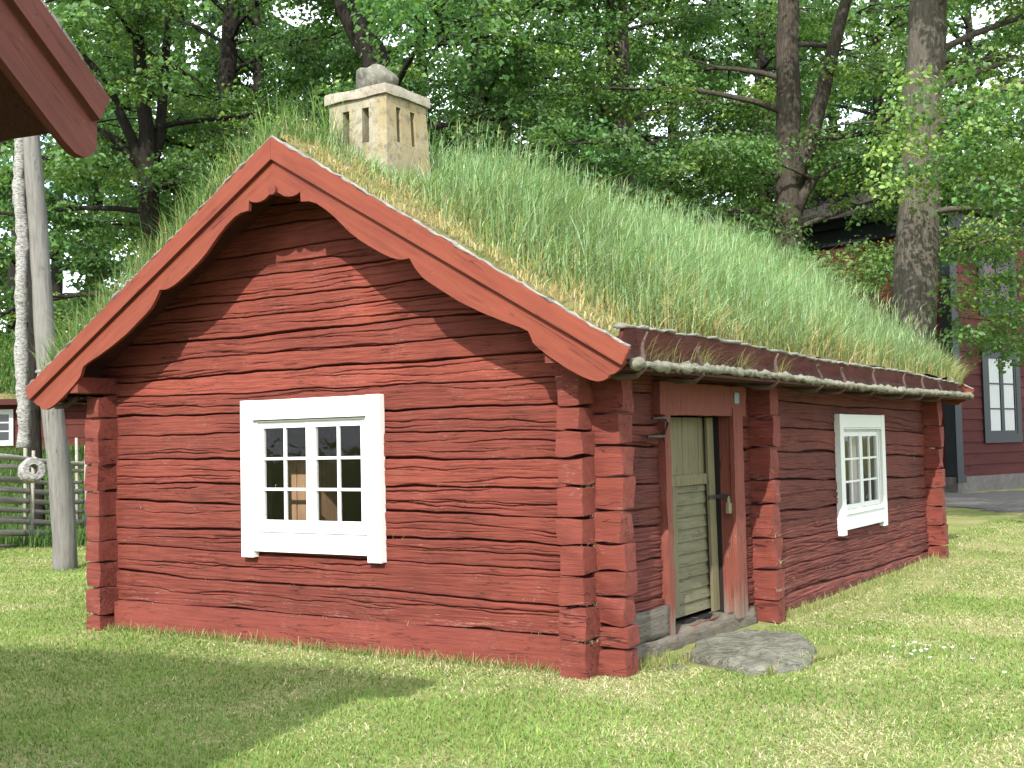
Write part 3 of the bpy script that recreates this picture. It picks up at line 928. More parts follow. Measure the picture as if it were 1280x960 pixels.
# ------------------------------------------------------------------ door
def door():
    y0, y1, z0, z1 = DOOR
    f = sub('door_frame', cabin)
    b = MB(); b.rough_box((-.06, y0 - .075, -.03), (.052, y0 + .022, z1 + .12), 8, (3, 3, 24), .003, .15); b.build('post', m_redz, f)
    b = MB(); b.box((-.185, y1 + .001, .0), (.03, y1 + .055, z1 + .02))
    b.rough_box((.028, y1 - .012, -.0), (.066, y1 + .19, z1 + .06), 9, (2, 3, 20), .002, .1); b.build('post', m_redz, f)
    b = MB(); b.rough_box((-.05, y0 - .16, z1 - .012), (.058, y1 + .30, z1 + .235), 10, (2, 14, 3), .003, .1); b.build('lintel', m_redz, f)
    b = MB(); b.rough_box((-.22, y0 - .42, -.17), (.06, y1 + .42, .052), 11, (5, 26, 4), .016, .25); b.build('threshold', m_sill, f, smooth=True)
    b = MB()
    b.rough_box((.0, .24, -.19), (.055, 1.02, .055), 21, (3, 14, 5), .008, .2); b.rough_box((.0, .20, .062), (.05, .985, .27), 22, (3, 14, 5), .006, .2)
    b.build('sill_log', m_sill, cabin, smooth=True)
    d = sub('door', cabin)
    X = -.145
    b = MB()      # upright boards of the top panel
    ys = [y0 + .0, y0 + .30, y0 + .62, y0 + .93, y1 - .005]
    for a, c in zip(ys[:-1], ys[1:]): b.box((X - .03, a + .004, z1 - .50), (X + .012, c - .004, z1 - .02))
    b.build('upper_panel', m_doorz, d, bevel=.003)
    b = MB()      # overlapping slats below
    nz = 11; za, zb = .10, z1 - .52
    for k in range(nz):
        a = za + (zb - za) * k / nz; c = za + (zb - za) * (k + 1) / nz
        b.hexa([(X - .03, y0 + .005, a), (X + .017, y0 + .005, a), (X + .017, y1 - .01, a), (X - .03, y1 - .01, a),
                (X - .03, y0 + .005, c - .002), (X + .002, y0 + .005, c - .002), (X + .002, y1 - .01, c - .002), (X - .03, y1 - .01, c - .002)])
    b.build('slat_panel', m_door, d)
    b = MB()
    b.box((X + .013, y0 + .02, z1 - .56), (X + .036, y1 - .12, z1 - .475))
    b.box((X + .029, y0 + .30, .18), (X + .046, y0 + .42, z1 - .56))
    b.hexa([(X + .03, y1 - .16, .07), (X + .055, y1 - .16, .07), (X + .055, y1 - .03, .07), (X + .03, y1 - .03, .07),
            (X + .03, y1 - .20, z1 - .02), (X + .055, y1 - .20, z1 - .02), (X + .055, y1 - .075, z1 - .02), (X + .03, y1 - .075, z1 - .02)])
    b.build('batten', m_doorz, d, bevel=.003)
    b = MB(); b.box((X + .056, y1 - .20, .985), (X + .064, y1 - .0, 1.015)); b.box((X + .05, y1 - .012, .975), (X + .16, y1 - .004, 1.02))
    b.build('hasp', m_iron, d)
    b = MB(); b.rough_box((.0, y1 - .075, .86), (.035, y1 - .015, .95), 5, (3, 3, 3), .001, .3)
    b.tube([(.018, y1 - .062 , .945), (.018, y1 - .060, .985), (.018, y1 - .045, 1.0), (.018, y1 - .03, .985), (.018, y1 - .028, .945)], .006, 6)
    b.build('padlock', m_brass, d)
    b = MB(); b.box((.059, y1 + .03, z1 + .09), (.066, y1 + .13, z1 + .185)); b.build('plaque', m_sign, cabin, bevel=.003)
    # iron bracket left of the door
    b = MB(); b.tube([(.05, .78, 1.63), (.09, .90, 1.635), (.09, .96, 1.60), (.06, .97, 1.53), (.05, .96, 1.50)], .012, 6); b.tube([(.045, .70, 1.50), (.06, .95, 1.50)], .012, 6)
    b.build('bracket', m_iron, cabin, smooth=True)
door()

def slab():
    poly = [(.20, 1.00), (.28, .72), (.42, .60), (.66, .48), (.90, .36), (1.03, .50), (1.12, .74), (1.08, 1.05), (.96, 1.46), (.78, 1.80), (.56, 1.98), (.30, 1.80), (.18, 1.50)]
    n = 60; V = []; F = []
    P = np.array(poly); c = P.mean(0)
    # outline resampled
    d = np.linalg.norm(np.roll(P, -1, 0) - P, axis=1); cum = np.concatenate([[0], np.cumsum(d)])
    t = np.linspace(0, cum[-1], n, endpoint=False)
    Q = np.array([[np.interp(tt, cum, np.append(P[:, a], P[0, a])) for a in range(2)] for tt in t])
    g = np.random.default_rng(3); Q += g.normal(0, .012, Q.shape)
    rings = [(1.0, -.25), (1.02, -.10), (1.0, -.045), (.975, -.024), (.9, -.004), (.8, .0), (.6, -.004), (.4, .004), (.2, .0)]
    for s_, z in rings:
        R = c + (Q - c) * s_
        zz = z + (.030 * np.round(2.2 * vn2(R[:, 0] * 7, R[:, 1] * 2.2, 8)) / 2.2 + .016 * vn2(R[:, 0] * 17, R[:, 1] * 5, 9)) * (1 if s_ < .99 else .35)
        V += [(R[i, 0], R[i, 1], zz[i]) for i in range(n)]
    V.append((c[0], c[1], .0))
    for r in range(len(rings) - 1):
        for i in range(n): F.append((r * n + i, r * n + (i + 1) % n, (r + 1) * n + (i + 1) % n, (r + 1) * n + i))
    b = MB(); b._add(V, F + [((len(rings) - 1) * n + i, (len(rings) - 1) * n + (i + 1) % n, len(V) - 1) for i in range(n)])
    o = b.build('doorstep_stone', m_slab, None, smooth=True, loc=(.65, 1.1, -.06))
    md = o.modifiers.new('edge', 'EDGE_SPLIT'); md.split_angle = radians(35)
    tag(o, 'flat mossy stone slab lying as a step before the cabin door', 'stone slab')
    o = stone_mesh('stone', (.32, .42, -.10), (.20, .10, .06), 22, m_slab)
    tag(o, 'small low stone in the grass beside the door slab', 'stone')
slab()

# ------------------------------------------------------------------ grass
def blades(P, H, Wd, lean, az, c0, c1, seg=3, up=None):
    """curved blades; c0 colour at the foot, c1 at the tip"""
    n = len(P)
    d = np.stack([np.cos(az), np.sin(az), np.zeros(n)], 1)
    side_az = az + pi / 2 + rng.uniform(-.9, .9, n)
    sd = np.stack([np.cos(side_az), np.sin(side_az), np.zeros(n)], 1)
    nv = 2 * seg + 1
    V = np.zeros((n, nv, 3)); Cc = np.zeros((n, nv, 3))
    for k in range(seg):
        t = k / seg
        c = P + d * (lean * t ** 2 * H)[:, None] + np.array([0, 0, 1.]) * (H * (t - .35 * lean * t ** 2))[:, None]
        wv = (Wd * (1 - .55 * t))[:, None] * .5
        V[:, 2 * k] = c - sd * wv; V[:, 2 * k + 1] = c + sd * wv
        Cc[:, 2 * k] = Cc[:, 2 * k + 1] = c0 + (c1 - c0) * t
    V[:, -1] = P + d * (lean * H)[:, None] + np.array([0, 0, 1.]) * (H * (1 - .35 * lean))[:, None]
    Cc[:, -1] = c1
    tris = []
    for k in range(seg - 1):
        a = 2 * k
        tris += [(a, a + 1, a + 3), (a, a + 3, a + 2)]
    a = 2 * (seg - 1); tris.append((a, a + 1, a + 2))
    F = (np.arange(n)[:, None, None] * nv + np.array(tris)[None]).reshape(-1, 3)
    return V.reshape(-1, 3), F, Cc.reshape(-1, 3)

def merge(parts):
    Vs, Fs, Cs = [], [], []; o = 0
    for V, F, C_ in parts:
        Vs.append(V); Fs.append(F + o); Cs.append(C_); o += len(V)
    return np.concatenate(Vs), np.concatenate(Fs), np.concatenate(Cs)

def pick(n, cols, jit=.2):
    c = np.array(cols)[rng.integers(0, len(cols), n)]
    return c * rng.uniform(1 - jit, 1 + jit, (n, 1)) * rng.uniform(.93, 1.07, (n, 3))

GREEN = [(.115, .215, .09), (.14, .245, .115), (.195, .30, .165), (.125, .225, .075), (.24, .33, .21)]
STRAW = [(.36, .30, .13), (.30, .23, .10), (.42, .36, .19), (.26, .24, .09)]
def roof_grass():
    parts = []
    n = 40000
    x = XA + 2.78 * rng.uniform(0, 1, n); y = rng.uniform(-OV + .03, LEN + OV - .03, n)
    front = y + OV
    ridge = x - XA
    eav = XA + 2.8 - x
    tall = sstep(.12, 1.25, front + .25 * vn2(x * 2.2, y * 2.2, 31)) * (.9 + .1 * sstep(.0, .7, ridge)) * (.62 + .38 * sstep(0, .8, eav))
    tall *= .78 + .30 * vn2(x * 1.5, y * 1.5, 33) + .16 * vn2(x * 5, y * 5, 34)
    tall = tall * np.where((x < -1.75) & (y < 1.3), .38, 1)
    bare = (front < .4) & (rng.uniform(0, 1, n) < .12)
    chim = (x < -2.05) & (y > .4) & (y < 1.2)
    k = ~bare & ~chim
    x, y, tall, front, eav = x[k], y[k], tall[k], front[k], eav[k]
    n = len(x)
    dry = np.clip(.85 - 1.0 * sstep(.1, .95, front), .04, 1) + .35 * np.exp(-eav / .3) + .30 * np.clip(vn2(x * 1.7, y * 1.7, 35), 0, 1)
    isd = rng.uniform(0, 1, n) < dry
    H = (.09 + .56 * tall) * rng.uniform(.5, 1.25, n) * np.where(rng.uniform(0, 1, n) < .10, 1.35, 1) * np.where(isd, .75, 1)
    P = np.stack([x, y, turf_z(x, y) + .02], 1)
    c1 = np.where(isd[:, None], pick(n, STRAW), pick(n, GREEN, .42) * (1 + .28 * vn2(x * 1.2, y * 1.2, 36))[:, None])
    c0 = np.where(isd[:, None], c1 * .75, pick(n, [(.26, .25, .08), (.15, .18, .055), (.09, .13, .04)]))
    parts.append(blades(P, H, rng.uniform(.006, .013, n), rng.uniform(.08, 1.15, n) ** 1.2, rng.normal(.3, 1.6, n), c0, c1, seg=4))
    # flowering stems with thicker heads
    m = 3600
    x = XA + 2.75 * rng.uniform(0, 1, m) ** .9; y = rng.uniform(.1, LEN + .3, m)
    k = ~((x < -2.05) & (y > .3) & (y < 1.25)) & (rng.uniform(0, 1, m) < sstep(.2, 1.8, y + .2))
    x, y = x[k], y[k]; m = len(x)
    P = np.stack([x, y, turf_z(x, y) + .02], 1)
    H = rng.uniform(.42, .80, m) * (.6 + .4 * sstep(.3, 2.2, y)) * (.72 + .28 * sstep(0, .8, XA + 2.8 - x)); az = rng.normal(.4, 1.3, m); ln = rng.uniform(.1, .6, m)
    cg = pick(m, [(.15, .25, .11), (.2, .29, .15), (.26, .29, .16)], .3)
    parts.append(blades(P, H, np.full(m, .0035), ln, az, cg * .8, cg))
    d = np.stack([np.cos(az), np.sin(az), np.zeros(m)], 1)
    tip = P + d * (ln * .70 * H)[:, None] + np.array([0, 0, 1.]) * (H * (.84 - .35 * ln * .7))[:, None]
    parts.append(blades(tip, H * .22, rng.uniform(.0045, .007, m), ln * 1.6, az, cg * 1.15, cg * 1.1))
    # the far slope: a fringe at its front and a looser cover behind
    m = 24000
    x = XA - 2.84 * rng.uniform(0, 1, m); f = rng.uniform(0, 1, m)
    y = -OV + .03 + np.where(rng.uniform(0, 1, m) < .55, 1.1 * f, (LEN + .8) * f)
    k = ~((x > -2.85) & (y > .4) & (y < 1.2)); x, y = x[k], y[k]; m = len(x)
    P = np.stack([x, y, turf_z(x, y) + .01], 1)
    isd = rng.uniform(0, 1, m) < .16
    c1 = np.where(isd[:, None], pick(m, STRAW), pick(m, [(.12, .2, .055), (.10, .18, .05), (.15, .23, .08)]))
    H = rng.uniform(.2, .75, m) * rng.uniform(.4, 1, m) * (.8 + .35 * sstep(.1, .8, y + OV))
    parts.append(blades(P, H, rng.uniform(.004, .009, m), rng.uniform(.1, .9, m), rng.uniform(0, 6.28, m), c1 * .8, c1))
    # eave tufts
    m = 260
    cl = np.array([.15, .75, 1.55, 1.6, 2.4, .9])[rng.integers(0, 6, m)]
    y = cl + rng.normal(0, .12, m)
    P = np.stack([rng.uniform(.36, .46, m), y, np.full(m, 1.965)], 1)
    c1 = pick(m, [(.25, .24, .10), (.16, .2, .05), (.3, .27, .14)])
    parts.append(blades(P, rng.uniform(.06, .26, m), np.full(m, .005), rng.uniform(.3, 1.3, m), rng.uniform(-1.2, 1.2, m), c1 * .7, c1))
    # the far corner's overhanging tuft
    m = 1500
    y = LEN + rng.uniform(-.25, .42, m); x = XA + rng.uniform(1.9, 2.86, m)
    P = np.stack([x, y, turf_z(x, y)], 1)
    c1 = pick(m, [(.27, .28, .11), (.2, .25, .08), (.32, .3, .14)])
    parts.append(blades(P, rng.uniform(.15, .42, m), np.full(m, .007), rng.uniform(.4, 1.2, m), rng.normal(1.0, .5, m), c1 * .7, c1))
    V, F, C_ = merge(parts)
    o = mesh_np('roof_grass', V, F, m_blade, col=C_, smooth=False)
    tag(o, 'tall green grass with straw coloured edges growing on the cabin roof', 'grass', kind='stuff')
roof_grass()

def in_footprint(x, y):
    return ((x > -W - .18) & (x < .2) & (y > -.0) & (y < LEN)) | ((x > .2) & (x < 1.1) & (y > .45) & (y < 1.95) & (x - .2 < 1.2))
def lawn_grass():
    parts = []
    def frustum(n, d0, d1, pw):
        d = d0 + (d1 - d0) * rng.uniform(0, 1, n) ** pw
        t = rng.uniform(-.50, .50, n)
        s_ = d * t
        return CAM[0] - d * sin(YAW) + s_ * cos(YAW), CAM[1] + d * cos(YAW) + s_ * sin(YAW), d
    n = 400000
    x, y, d = frustum(n, 4.0, 21., 1.25)
    k = ~in_footprint(x, y)
    # only where the ground can be seen
    k &= ~((x < -W) & (x > -W - 4) & (y > 4)); k &= ~((x > -9) & (x < -.5) & (y > 9))
    x, y, d = x[k], y[k], d[k]; n = len(x)
    z = G(x, y)
    big = vn2(x * .8, y * .8, 41) + .6 * vn2(x * 2.1, y * 2.1, 42)
    nearwall = np.exp(-np.maximum(0, -y) / .55) * (x > -W) * (x < .6) * (y < .3) + .8 * np.exp(-np.maximum(0, x - .2) / 1.1) * (y > 0) * (x > 0)
    dry = np.clip(.22 + .52 * big + .42 * nearwall + .25 * sstep(-1, 1.8, x) * sstep(-4, -.5, y) * (.6 + .6 * big), .03, .85)
    isd = rng.uniform(0, 1, n) < dry
    lush = np.clip(.5 + .5 * vn2(x * 1.6, y * 1.6, 47), 0, 1)[:, None]
    g_ = pick(n, [(.145, .235, .052), (.175, .255, .06), (.215, .275, .075), (.12, .215, .048)])
    g_ = g_ * (1.1 - .3 * lush)
    c1 = np.where(isd[:, None], pick(n, [(.43, .40, .21), (.38, .35, .17), (.50, .46, .29)]), g_)
    H = rng.uniform(.018, .050, n) * np.where(isd, .75, 1.0) * np.where(rng.uniform(0, 1, n) < .04, 1.8, 1)
    lean = np.where(isd, rng.uniform(.8, 2.2, n), rng.uniform(.3, 1.4, n))
    parts.append(blades(np.stack([x, y, z - .003], 1), H, rng.uniform(.0035, .0085, n) * (.65 + .055 * d), lean, rng.uniform(0, 6.28, n), c1 * .8, c1, seg=2))
    # uncut fringe along the walls, the slab and the posts
    m = 5200
    t = rng.uniform(0, 1, m); w_ = rng.integers(0, 11, m)
    x = np.where(w_ < 5, -W * t, np.where(w_ < 9, .08 + rng.uniform(0, .16, m), np.where(w_ < 10, 1.0 + .15 * t, .05 + .35 * t))); y = np.where(w_ < 5, -.06 - rng.uniform(0, .1, m), np.where(w_ < 9, 3.0 + 6 * t, np.where(w_ < 10, .4 + 1.2 * t, .25 + .5 * rng.uniform(0, 1, m))))
    z = G(x, y)
    isd = rng.uniform(0, 1, m) < .45
    c1 = np.where(isd[:, None], pick(m, STRAW), pick(m, [(.12, .19, .05), (.15, .22, .06)]))
    parts.append(blades(np.stack([x, y, z - .01], 1), rng.uniform(.04, .15, m) * rng.uniform(.5, 1, m), np.full(m, .005), rng.uniform(.1, .9, m), rng.uniform(0, 6.28, m), c1 * .7, c1))
    V, F, C_ = merge(parts)
    o = mesh_np('lawn_grass', V, F, m_lblade, col=C_, smooth=False)
    tag(o, 'short mown grass mixed with dry straw on the lawn', 'grass', kind='stuff')
    # taller meadow behind the fence
    n = 26000
    x, y, d = frustum(n * 5, 19.5, 31., 1.)
    s_ = (x - CAM[0]) * cos(YAW) + (y - CAM[1]) * sin(YAW)
    k = (s_ < -5.5); x, y = x[k][:n], y[k][:n]; n = len(x)
    c1 = pick(n, [(.05, .10, .025), (.07, .13, .03), (.09, .15, .05)])
    V, F, C_ = blades(np.stack([x, y, G(x, y)], 1), rng.uniform(.1, .4, n), np.full(n, .022), rng.uniform(.1, .8, n), rng.uniform(0, 6.28, n), c1 * .8, c1, seg=2)
    o = mesh_np('meadow_grass', V, F, m_lblade, col=C_, smooth=False)
    tag(o, 'longer dark green meadow grass behind the rail fence', 'grass', kind='stuff')
lawn_grass()

def straw_wisps():
    m = 170
    t = rng.uniform(0, 1, m); k = rng.integers(0, 4, m)
    zs_ = np.array([.165, .40, .63, .79, .98, 1.17])[np.minimum(5, (6 * rng.uniform(0, 1, m) ** 2.2).astype(int))]
    x = np.where(k == 0, -4.7 + 4.5 * t, np.where(k == 1, rng.uniform(-.05, .06, m), np.where(k == 2, .02, .21)))
    y = np.where(k == 0, -.045, np.where(k == 1, rng.uniform(-.20, -.06, m), np.where(k == 2, 3.1 + 5.6 * t, rng.uniform(2.74, 2.9, m))))
    c1 = pick(m, [(.5, .44, .3), (.42, .36, .22)])
    V, F, C_ = blades(np.stack([x, y, zs_], 1), rng.uniform(.03, .12, m), np.full(m, .004), rng.uniform(1., 2.4, m), rng.uniform(-2.2, .6, m), c1, c1)
    o = mesh_np('straw_wisps', V, F, m_lblade, col=C_, smooth=False)
    tag(o, 'dry straw wisps caught between the red logs', 'straw', kind='stuff')
straw_wisps()

def daisies():
    me = None
    g = random.Random(4)
    spots = []
    for k in range(17): spots.append((1.55 + g.gauss(0, .22), 2.05 + g.gauss(0, .28)))
    for k in range(9): spots.append((1.9 + g.uniform(-.5, .6), 1.7 + g.uniform(-.6, 1.3)))
    for k, (x, y) in enumerate(spots):
        if me is None:
            b = MB()
            b.tube([(0, 0, 0), (.003, 0, .05)], .0015, 4)
            for i in range(9):
                a = 2 * pi * i / 9
                b._add([(.003, 0, .05), (.003 + .016 * cos(a - .28), .016 * sin(a - .28), .054), (.003 + .019 * cos(a), .019 * sin(a), .055), (.003 + .016 * cos(a + .28), .016 * sin(a + .28), .054)], [(0, 1, 2, 3)])
            o = b.build('clover_flower', m_white, None); me = o.data
        else:
            o = bpy.data.objects.new('clover_flower', me); COL.objects.link(o)
        o.location = (x, y, float(G(x, y)) - .004)
        o.rotation_euler = (g.uniform(-.25, .25), g.uniform(-.25, .25), g.uniform(0, 6))
        o.scale = (.8, .8, .55)
        tag(o, 'tiny white flower in the lawn right of the doorstep', 'flower', 'white flowers in the lawn')
daisies()

# ------------------------------------------------------------------ neighbouring storehouse, its eave corner hangs into the picture
def storehouse():
    T = np.array([.28, -4.205, 2.749])
    th = radians(-80)
    e = np.array([cos(th), sin(th), 0]); bdir = np.array([e[1], -e[0], 0])   # e towards the ridge along the gable, bdir into the building
    nrm = -bdir
    sl = .74
    half = 2.6
    o = T + bdir * 2.5 + e * half; o = (o[0], o[1], float(G(o[0], o[1])))
    st = root('storehouse', o, 'dark red storehouse of which only the eave corner shows', 'storehouse')
    def mb(): return MB((T[0], T[1], 0), e, nrm, (0, 0, 1))     # x: to ridge, y: outwards, z: up
    zt = T[2] + .0
    Lb = 5.2
    # lower broad barge board with a rounded end, upper narrow board standing proud
    up_, lo_ = [], []
    n = 16
    for i in range(n + 1):
        t = i / n
        x = half * t
        up_.append((x, zt - .075 + sl * x))
        lo_.append((x, zt - .265 + sl * x))
    end = []
    for k in range(9):       # the round end
        a = -pi / 2 + pi * k / 8
        c = np.array([.035, zt - .17 + sl * .0])
        end.append(c)
    for sgn in (1, -1):
        mir = (lambda p: p) if sgn > 0 else (lambda p: (2 * half - p[0], p[1]))
        b = mb()
        poly_t = []; poly_b = []
        for i in range(26):
            x = half * i / 25 if i > 7 else [0.0, .012, .03, .05, .075, .11, .16, .25][i]
            zt_ = zt - .07 + sl * x
            dep = .235 * min(1, sqrt(max(0, 1 - (1 - min(1, (x + .015) / .17)) ** 2)))
            poly_t.append((x, zt_)); poly_b.append((x, zt_ - dep))
        strip_prism(b, [mir(p) for p in poly_t], [mir(p) for p in poly_b], 0., -.035)
        b.build('barge_board', m_neigh, st)
        b = mb()
        t_ = [(-.03 + (half + .03) * i / 12, zt + .035 + sl * (-.03 + (half + .03) * i / 12)) for i in range(13)]
        l_ = [(.02 + (half - .02) * i / 12, zt - .095 + sl * (.02 + (half - .02) * i / 12)) for i in range(13)]
        strip_prism(b, [mir(p) for p in t_], [mir(p) for p in l_], .034, .001)
        b.build('barge_board', m_neigh, st)
        b = mb()
        g = random.Random(3)
        pts = []
        for i in range(50):
            x = -.05 + (half + .05) * i / 49
            p = mir((x, zt + .05 + sl * x + g.uniform(-.008, .008))); pts.append((p[0], -.02 + g.uniform(-.02, .03), p[1]))
        b.tube(pts, [.022 * (1 + g.uniform(-.35, .35)) for _ in pts], 7, .25, True, 4, (1.6, .8))
        b.build('bark_strip', m_bark_strip, st, smooth=True)
    # roof slabs
    b = mb()
    for sgn in (1, -1):
        mir = (lambda p: p) if sgn > 0 else (lambda p: (2 * half - p[0], p[1]))
        P = [(-.04, zt - .05 - sl * .04), (half, zt - .05 + sl * half), (half, zt + .02 + sl * half), (-.04, zt + .02 - sl * .04)]
        P = [mir(p) for p in P]
        b.prism(P if sgn > 0 else P[::-1], -.04, -Lb, 'xz')
    b.build('roof', m_soffit, st)
    b = mb()
    for sgn in (1, -1):
        mir = (lambda p: p) if sgn > 0 else (lambda p: (2 * half - p[0], p[1]))
        P = [(-.03, zt + .022 - sl * .03), (half, zt + .022 + sl * half), (half, zt + .10 + sl * half), (-.01, zt + .08 - sl * .01)]
        P = [mir(p) for p in P]
        b.prism(P if sgn > 0 else P[::-1], -.06, -Lb, 'xz')
    b.build('turf', m_turf, st)
    # walls
    b = mb()
    x0, x1 = .62, 2 * half - .62
    zs = zt - .05 + sl * .62
    nz = 13
    for k in range(nz):
        a = -.3 + (zs + .3) * k / nz; c = -.3 + (zs + .3) * (k + 1) / nz
        b.box((x0, -.52 - .012 * (k % 2), a + .004), (x1, -.7, c - .004))
    b.prism([(x0, zs - .005), (x1, zs - .005), (half, zt - .06 + sl * half)], -.53, -.7, 'xz')
    b.build('gable_wall', m_neigh, st)
    b = mb()
    b.box((x0, -.705, -.3), (x0 + .15, -Lb + .3, zs)); b.box((x1 - .15, -.705, -.3), (x1, -Lb + .3, zs)); b.box((x0 + .155, -Lb + .3, -.3), (x1 - .155, -Lb + .45, zs))
    b.build('side_wall', m_neigh, st)
    # grass of its roof
    m = 9000
    xx = rng.uniform(-.03, 2 * half, m); yy = -rng.uniform(.06, Lb, m)
    zz = zt + .08 + sl * np.minimum(xx, 2 * half - xx)
    P = T[None, :] * [1, 1, 0] + xx[:, None] * e + yy[:, None] * nrm + zz[:, None] * np.array([0, 0, 1.])
    hh = rng.uniform(.12, .42, m) * (.25 + .75 * sstep(.02, .8, -yy)) * (.75 + .25 * sstep(0, .5, xx))
    c1 = pick(m, GREEN)
    V, F, C_ = blades(P, hh, np.full(m, .009), rng.uniform(.1, .7, m), rng.uniform(0, 6.28, m), c1 * .8, c1)
    o = mesh_np('turf_grass', V, F, m_blade, col=C_, smooth=False)
    tag(o, 'grass growing on the roof of the storehouse at the left', 'grass', kind='stuff')
storehouse()

# ------------------------------------------------------------------ well sweep, hanging pole, fence, ring
def well():
    B = np.array([-9.82, 3.2, 0]); B[2] = float(G(B[0], B[1]))
    w_ = root('well_sweep', B, 'tall grey weathered well post leaning beside the cabin corner', 'well post')
    b = MB()
    g = random.Random(2)
    bot = np.array([-9.80, 3.225, -.25]); top = np.array([-9.98, 2.76, 6.6])
    pts = [bot + (top - bot) * i / 24 + np.array([.035 * sin(i * .33), .02 * sin(i * .5), 0]) for i in range(25)]
    b.tube(pts, [.163 - .0025 * i for i in range(25)], 12, .05, True, 2)
    b.build('post', m_grey, w_, smooth=True)
    b = MB()
    dirv = np.array([-.78, -.45, 0])
    c = np.array([-9.98, 2.76, 6.45])
    side = np.array([.45, -.78, 0]) * .22
    b.tube([c + side + dirv * (-.25 + i * .62) + np.array([0, 0, .05 * i]) for i in range(8)], [.10 - .004 * i for i in range(8)], 9, .06, True, 3)
    b.build('beam', m_grey, w_, smooth=True)
    b = MB(); b.tube([c - side * .7, c + side * 1.7], .025, 6); b.build('pin', m_iron, w_)
    # hanging bark pole
    b = MB()
    lo = np.array([-10.24, 2.895, 1.55]); hi = np.array([-10.06, 2.72, 6.35])
    n = 60
    pts = [lo + (hi - lo) * i / n + np.array([.02 * sin(i * .25), .012 * sin(i * .4), 0]) for i in range(n + 1)]
    b.tube(pts, [.088 * (1 + g.uniform(-.1, .12)) - .0003 * i for i in range(n + 1)], 11, .16, True, 9)
    o = b.build('hanging_pole', m_birch, None, smooth=True, loc=lo)
    tag(o, 'pale rough barked pole hanging beside the grey well post', 'pole')
well()

def fence():
    A = np.array([-15.2, 2.9]); Bq = np.array([-11.2, 9.2])
    A = np.array([-12.9, 3.2]); Bq = np.array([-15.3, 9.6])
    u = (Bq - A) / np.linalg.norm(Bq - A)
    A = A - u * 2.6; Bq = Bq + u * 3.5
    Ln = np.linalg.norm(Bq - A)
    f = root('rail_fence', (A[0], A[1], float(G(*A))), 'old grey wooden rail fence of slanting poles left of the cabin', 'fence')
    g = random.Random(8)
    for k in range(int(Ln / 1.55) + 1):
        p = A + u * (k * 1.55 + .4)
        for s_ in (-1, 1):
            q = p + np.array([u[1], -u[0]]) * .07 * s_ + u * g.uniform(-.04, .04)
            z = float(G(*p))
            b = MB(); h = g.uniform(1.45, 1.95)
            b.tube([(q[0], q[1], z - .2), (q[0] + .01, q[1], z + h * .5), (q[0] + g.uniform(-.04, .04), q[1], z + h)], [.036, .034, .026], 7, .1, True, k)
            b.build('stake', m_rail, f, smooth=True)
    nr = 8
    for r in range(nr):
        for sgm in range(3):
            a0 = (sgm * Ln / 3) - .5 + g.uniform(-.2, .2); a1 = a0 + Ln / 3 + 1.1
            h0 = .30 + r * .175 + g.uniform(-.03, .03); h1 = h0 - .42
            P = []
            for i in range(9):
                t = i / 8
                p = A + u * (a0 + (a1 - a0) * t)
                P.append((p[0] + g.uniform(-.012, .012), p[1], float(G(*p)) + h0 + (h1 - h0) * t + .02 * sin(t * 5 + r)))
            rr = g.uniform(.034, .056) * (1.25 if r == nr - 1 else 1)
            b = MB(); b.tube(P, [rr * (1 - .035 * i) for i in range(9)], 8, .1, True, r * 5 + sgm)
            b.build('rail', m_rail, f, smooth=True)
    # ring threaded on the fence
    c = CAM + (fw + rt * (40 - 640) / FPX - up * (588 - 480) / FPX) * 17.6
    c = np.array(c)
    b = MB()
    R1, R0, hw = .185, .075, .10
    n = 28
    ax = np.array([.80, -.25, .18]); ax /= np.linalg.norm(ax)
    p1 = np.cross(ax, [0, 0, 1.]); p1 /= np.linalg.norm(p1); p2 = np.cross(ax, p1)
    prof = [(R0, -hw), (R1 - .03, -hw), (R1, -hw + .03), (R1, hw - .03), (R1 - .03, hw), (R0, hw)]
    vs = []
    for i in range(n):
        a = 2 * pi * i / n
        for (r, h) in prof:
            rr = r * (1 + .03 * sin(3 * a) + .02 * sin(7 * a + h * 20))
            vs.append(c + ax * h + (p1 * cos(a) + p2 * sin(a)) * rr)
    m = len(prof)
    fs = [(i * m + j, ((i + 1) % n) * m + j, ((i + 1) % n) * m + (j + 1) % m, i * m + (j + 1) % m) for i in range(n) for j in range(m)]
    b._add(vs, fs)
    o = b.build('wooden_ring', m_birch, None, smooth=False, loc=c)
    tag(o, 'thick grey wooden ring hung on the rail fence near the well post', 'ring')
fence()

